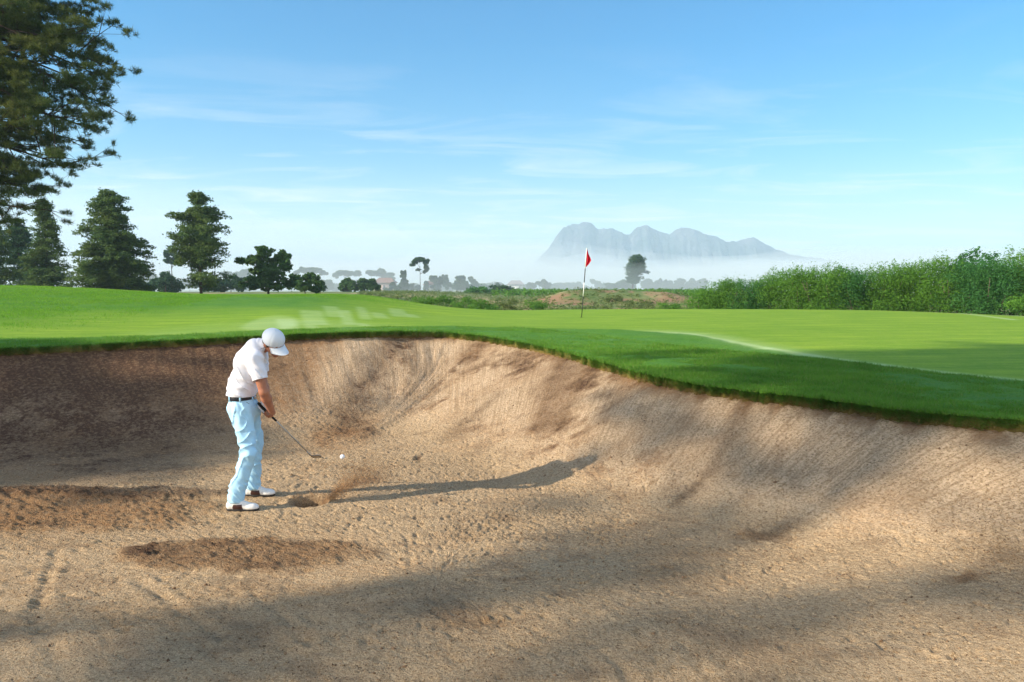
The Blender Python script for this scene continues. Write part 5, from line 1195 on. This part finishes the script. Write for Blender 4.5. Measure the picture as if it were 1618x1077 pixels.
w_ = .17 * np.interp(v_, [0, .25, .5, .62, .8, 1], [.05, .30, .68, .80, .55, .12]); z_ = zt - (zt - zb_) * v_ - .04 * u_ * v_ * (1 - v_)
xx = np.vectorize(lambda z: pp(z)[0])(z_) + .012 + w_ * u_; yy = FY + .05 * np.sin(u_ * 9 + v_ * 3) * u_ ** .5 * np.sqrt(v_ + .02)
Vf = np.stack([xx, yy, z_], -1).reshape(-1, 3); n = len(Vf); Ff = grid_faces(26, 30); mesh('flag', np.vstack([Vf, Vf + [0, .004, 0]]), np.vstack([Ff, Ff[:, ::-1] + n]), M_FLAG, flag)
V, F_ = tube(np.array([(FX, FY, FZ - .05), (FX, FY, FZ + .003)]), .054, 20); mesh('cup', V, F_, M_CUP, flag)

# ================================================================== grass blades
M_BLADE = mat('grass_blade', (.085, .25, .018), rough=.6, spec=.25, trans=.42, noise=((.14, .33, .028), 1.3, .35, .65), attr=('tone', (.30, .30, .10)))
M_DRY = mat('dry_grass_blade', (.34, .25, .10), rough=.8, trans=.3)
def blades(rs, X, Y, Z, h, w, lean=None, spread=.45):
    n = len(X); a = rs.uniform(0, 6.283, n); b = np.stack([np.cos(a), np.sin(a), 0 * a], -1) * (w * rs.uniform(.6, 1.2, n))[:, None]
    base = np.stack([X, Y, Z], -1); H = (h * rs.uniform(.5, 1.25, n))[:, None]
    d = rs.normal(size=(n, 3)) * spread; d[:, 2] = 1
    if lean is not None: d = d + lean
    d /= np.linalg.norm(d, axis=1)[:, None]; tip = base + d * H
    V = np.stack([base - b, base + b, tip], 1).reshape(-1, 3); return V, np.arange(3 * n).reshape(-1, 3)
rs = np.random.RandomState(50)
# collar of rough between the lip and the mow line
th = rs.uniform(R(2), R(150), 520000); off = rs.uniform(-.03, 1, len(th)) ** 1.0 * 3.2; r_ = lip_r(th) + off
x = BC[0] + r_ * np.cos(th); y = BC[1] + r_ * np.sin(th); ms = mow_side(x, y)
inv = (np.abs(x / np.maximum(y, .1)) < .74) & (y > 3.5)
keep = (ms < .02 + .05 * rs.normal(size=len(x))) & inv & (rs.uniform(0, 1, len(x)) < np.clip(9.5 / np.hypot(x, y), .2, 1) ** 1.5)
x, y, off = x[keep], y[keep], off[keep]; z = ground_z(x, y) - .01
clump = fbm(x * 5, y * 5, 71, 3)
M_BLADEL = mat('light_grass_blade', (.13, .34, .02), rough=.6, spec=.2, trans=.5, noise=((.19, .40, .03), 1.3, .35, .65), attr=('tone', (.30, .30, .10)))
V, F_ = blades(rs, x, y, z, .022 + .055 * clump ** 1.5, .0040, spread=.7)
o = mesh('rough_grass', V, F_, M_BLADE, None, smooth=False, attrs={'tone': np.repeat((rs.uniform(0, 1, len(x)) < .035) * .7 + .3 * rs.uniform(0, 1, len(x)) ** 2, 3)}); tag(o, 'dense green rough grass on the collar of the bunker', kind='stuff')
# fringe that overhangs the sand
th = rs.uniform(R(0), R(160), 140000); rr_ = lip_r(th) + rs.uniform(-.07, .05, len(th)); x = BC[0] + rr_ * np.cos(th); y = BC[1] + rr_ * np.sin(th)
M_FRINGE = mat('dark_grass_blade', (.065, .19, .018), rough=.7, trans=.25, noise=((.11, .26, .025), 2.3, .35, .65), attr=('tone', (.30, .22, .08)))
hang = .25 + 1.3 * fbm(th * 60, th * 0, 73, 4, .7); zt_ = np.interp(th, TH, ZG); z = zt_ - .01 - rs.uniform(0, .10, len(th)) * hang
ln = np.stack([-np.cos(th), -np.sin(th), 0 * th - .5], -1) * 1.1
k_ = rs.uniform(0, 1, len(th)) < .25 + .9 * sstep(.35, .6, fbm(th * 90, th * 0, 76, 3)); x, y, z, th, hang, ln, zt_ = x[k_], y[k_], z[k_], th[k_], hang[k_], ln[k_], zt_[k_]
V, F_ = blades(rs, x, y, z, .06 * hang, .0035, ln, .6)
o = mesh('overhanging_grass', V, F_, M_FRINGE, None, smooth=False, attrs={'tone': np.repeat(np.clip((rs.uniform(0, 1, len(x)) < .05) * .8 + (z < zt_ - .06) * .35 * rs.uniform(0, 1, len(x)), 0, 1), 3)}); tag(o, 'shaggy grass hanging over the lip of the bunker', kind='stuff')
# dry roots and straw just under the turf
th = rs.uniform(R(2), R(150), 16000); rr_ = lip_r(th) - rs.uniform(-.01, .09, len(th)); x = BC[0] + rr_ * np.cos(th); y = BC[1] + rr_ * np.sin(th)
z = np.interp(th, TH, ZG) - rs.uniform(.07, .13, len(th)); k_ = fbm(th * 30, th * 0, 74, 3) > .42
ln = np.stack([-np.cos(th), -np.sin(th), 0 * th - 1.1], -1); V, F_ = blades(rs, x[k_], y[k_], z[k_], .035, .0028, ln[k_], .8)
o = mesh('straw_litter', V, F_, M_DRY, None, smooth=False); tag(o, 'dry straw and roots under the turf edge', kind='stuff')
# longer grass on the mound at the left
n = 260000; x = rs.uniform(-20, -1, n); y = rs.uniform(13.5, 27.5, n)
m_ = (np.abs(x / y) < .72) & (rs.uniform(0, 1, n) < np.clip(sstep(17.0, 20.5, y + 1.6 * (fbm(x * .4, y * .4, 54, 2) - .5)) * sstep(-8.2, -9.6, x) + sstep(22.8, 24.2, y) * sstep(-2.5, -5.5, x) + sstep(-8, -12, x) * sstep(13.5, 16, y), 0, 1))
x, y = x[m_], y[m_]; z = ground_z(x, y) - .01; V, F_ = blades(rs, x, y, z, .03 + .04 * fbm(x * 1.5, y * 1.5, 75, 3), .007, spread=.5)
o = mesh('mound_grass', V, F_, M_BLADEL, None, smooth=False, attrs={'tone': np.repeat(.35 * rs.uniform(0, 1, len(x)) ** 3 + .5 * sstep(25.2, 26.6, y) * rs.uniform(0, 1, len(x)), 3)}); tag(o, 'longer bright grass on the mound', kind='stuff')
# ================================================================== clods and dark grit lying on the sand
M_CLOD = mat('sand_clod', (.30, .20, .12), rough=1, spec=.1, noise=((.11, .065, .038), 3, .4, .6))
def grit(name, label, P, size, seed):
    rs = np.random.RandomState(seed); n = len(P); octa = np.array([(1,0,0),(-1,0,0),(0,1,0),(0,-1,0),(0,0,1),(0,0,-1)], float)
    Fo = np.array([(0,2,4),(2,1,4),(1,3,4),(3,0,4),(2,0,5),(1,2,5),(3,1,5),(0,3,5)])
    s = size * rs.lognormal(0, .35, n); V = P[:, None, :] + octa[None] * s[:, None, None] * rs.uniform(.55, 1.25, (n, 6, 1))
    V = V + rs.normal(size=V.shape) * s[:, None, None] * .2; F = (Fo[None] + 6 * np.arange(n)[:, None, None]).reshape(-1, 3)
    o = mesh(name, V.reshape(-1, 3), F, M_CLOD, None, smooth=False); tag(o, label, kind='stuff')
def on_sand(x, y):
    th_ = np.arctan2(y - BC[1], x - BC[0]); ok = np.hypot(x - BC[0], y - BC[1]) < lip_r(np.where(th_ < R(-25), th_ + 2 * np.pi, th_)) - .12
    x, y = x[ok], y[ok]; z, wet_shade, soil, clod, d, prof = sand(x, y); return np.stack([x, y, z + .001], -1), wet_shade, soil, clod, prof
rs = np.random.RandomState(60)
x = rs.uniform(-6, 4.5, 26000); y = rs.uniform(3.3, 12.5, 26000); ok = np.abs(x / y) < .72; P, we, so3, cl3, pf = on_sand(x[ok], y[ok])
keep = rs.uniform(0, 1, len(P)) < np.clip(.10 + .30 * fbm(P[:, 0] * 1.5, P[:, 1] * 1.5, 80, 3) ** 3 * 4 * (1 - pf * .4) + .5 * cl3 * np.clip(so3 + we, 0, 1), 0, 1)
grit('sand_clods', 'small clods and grit scattered over the raked sand', P[keep], .0055, 61)
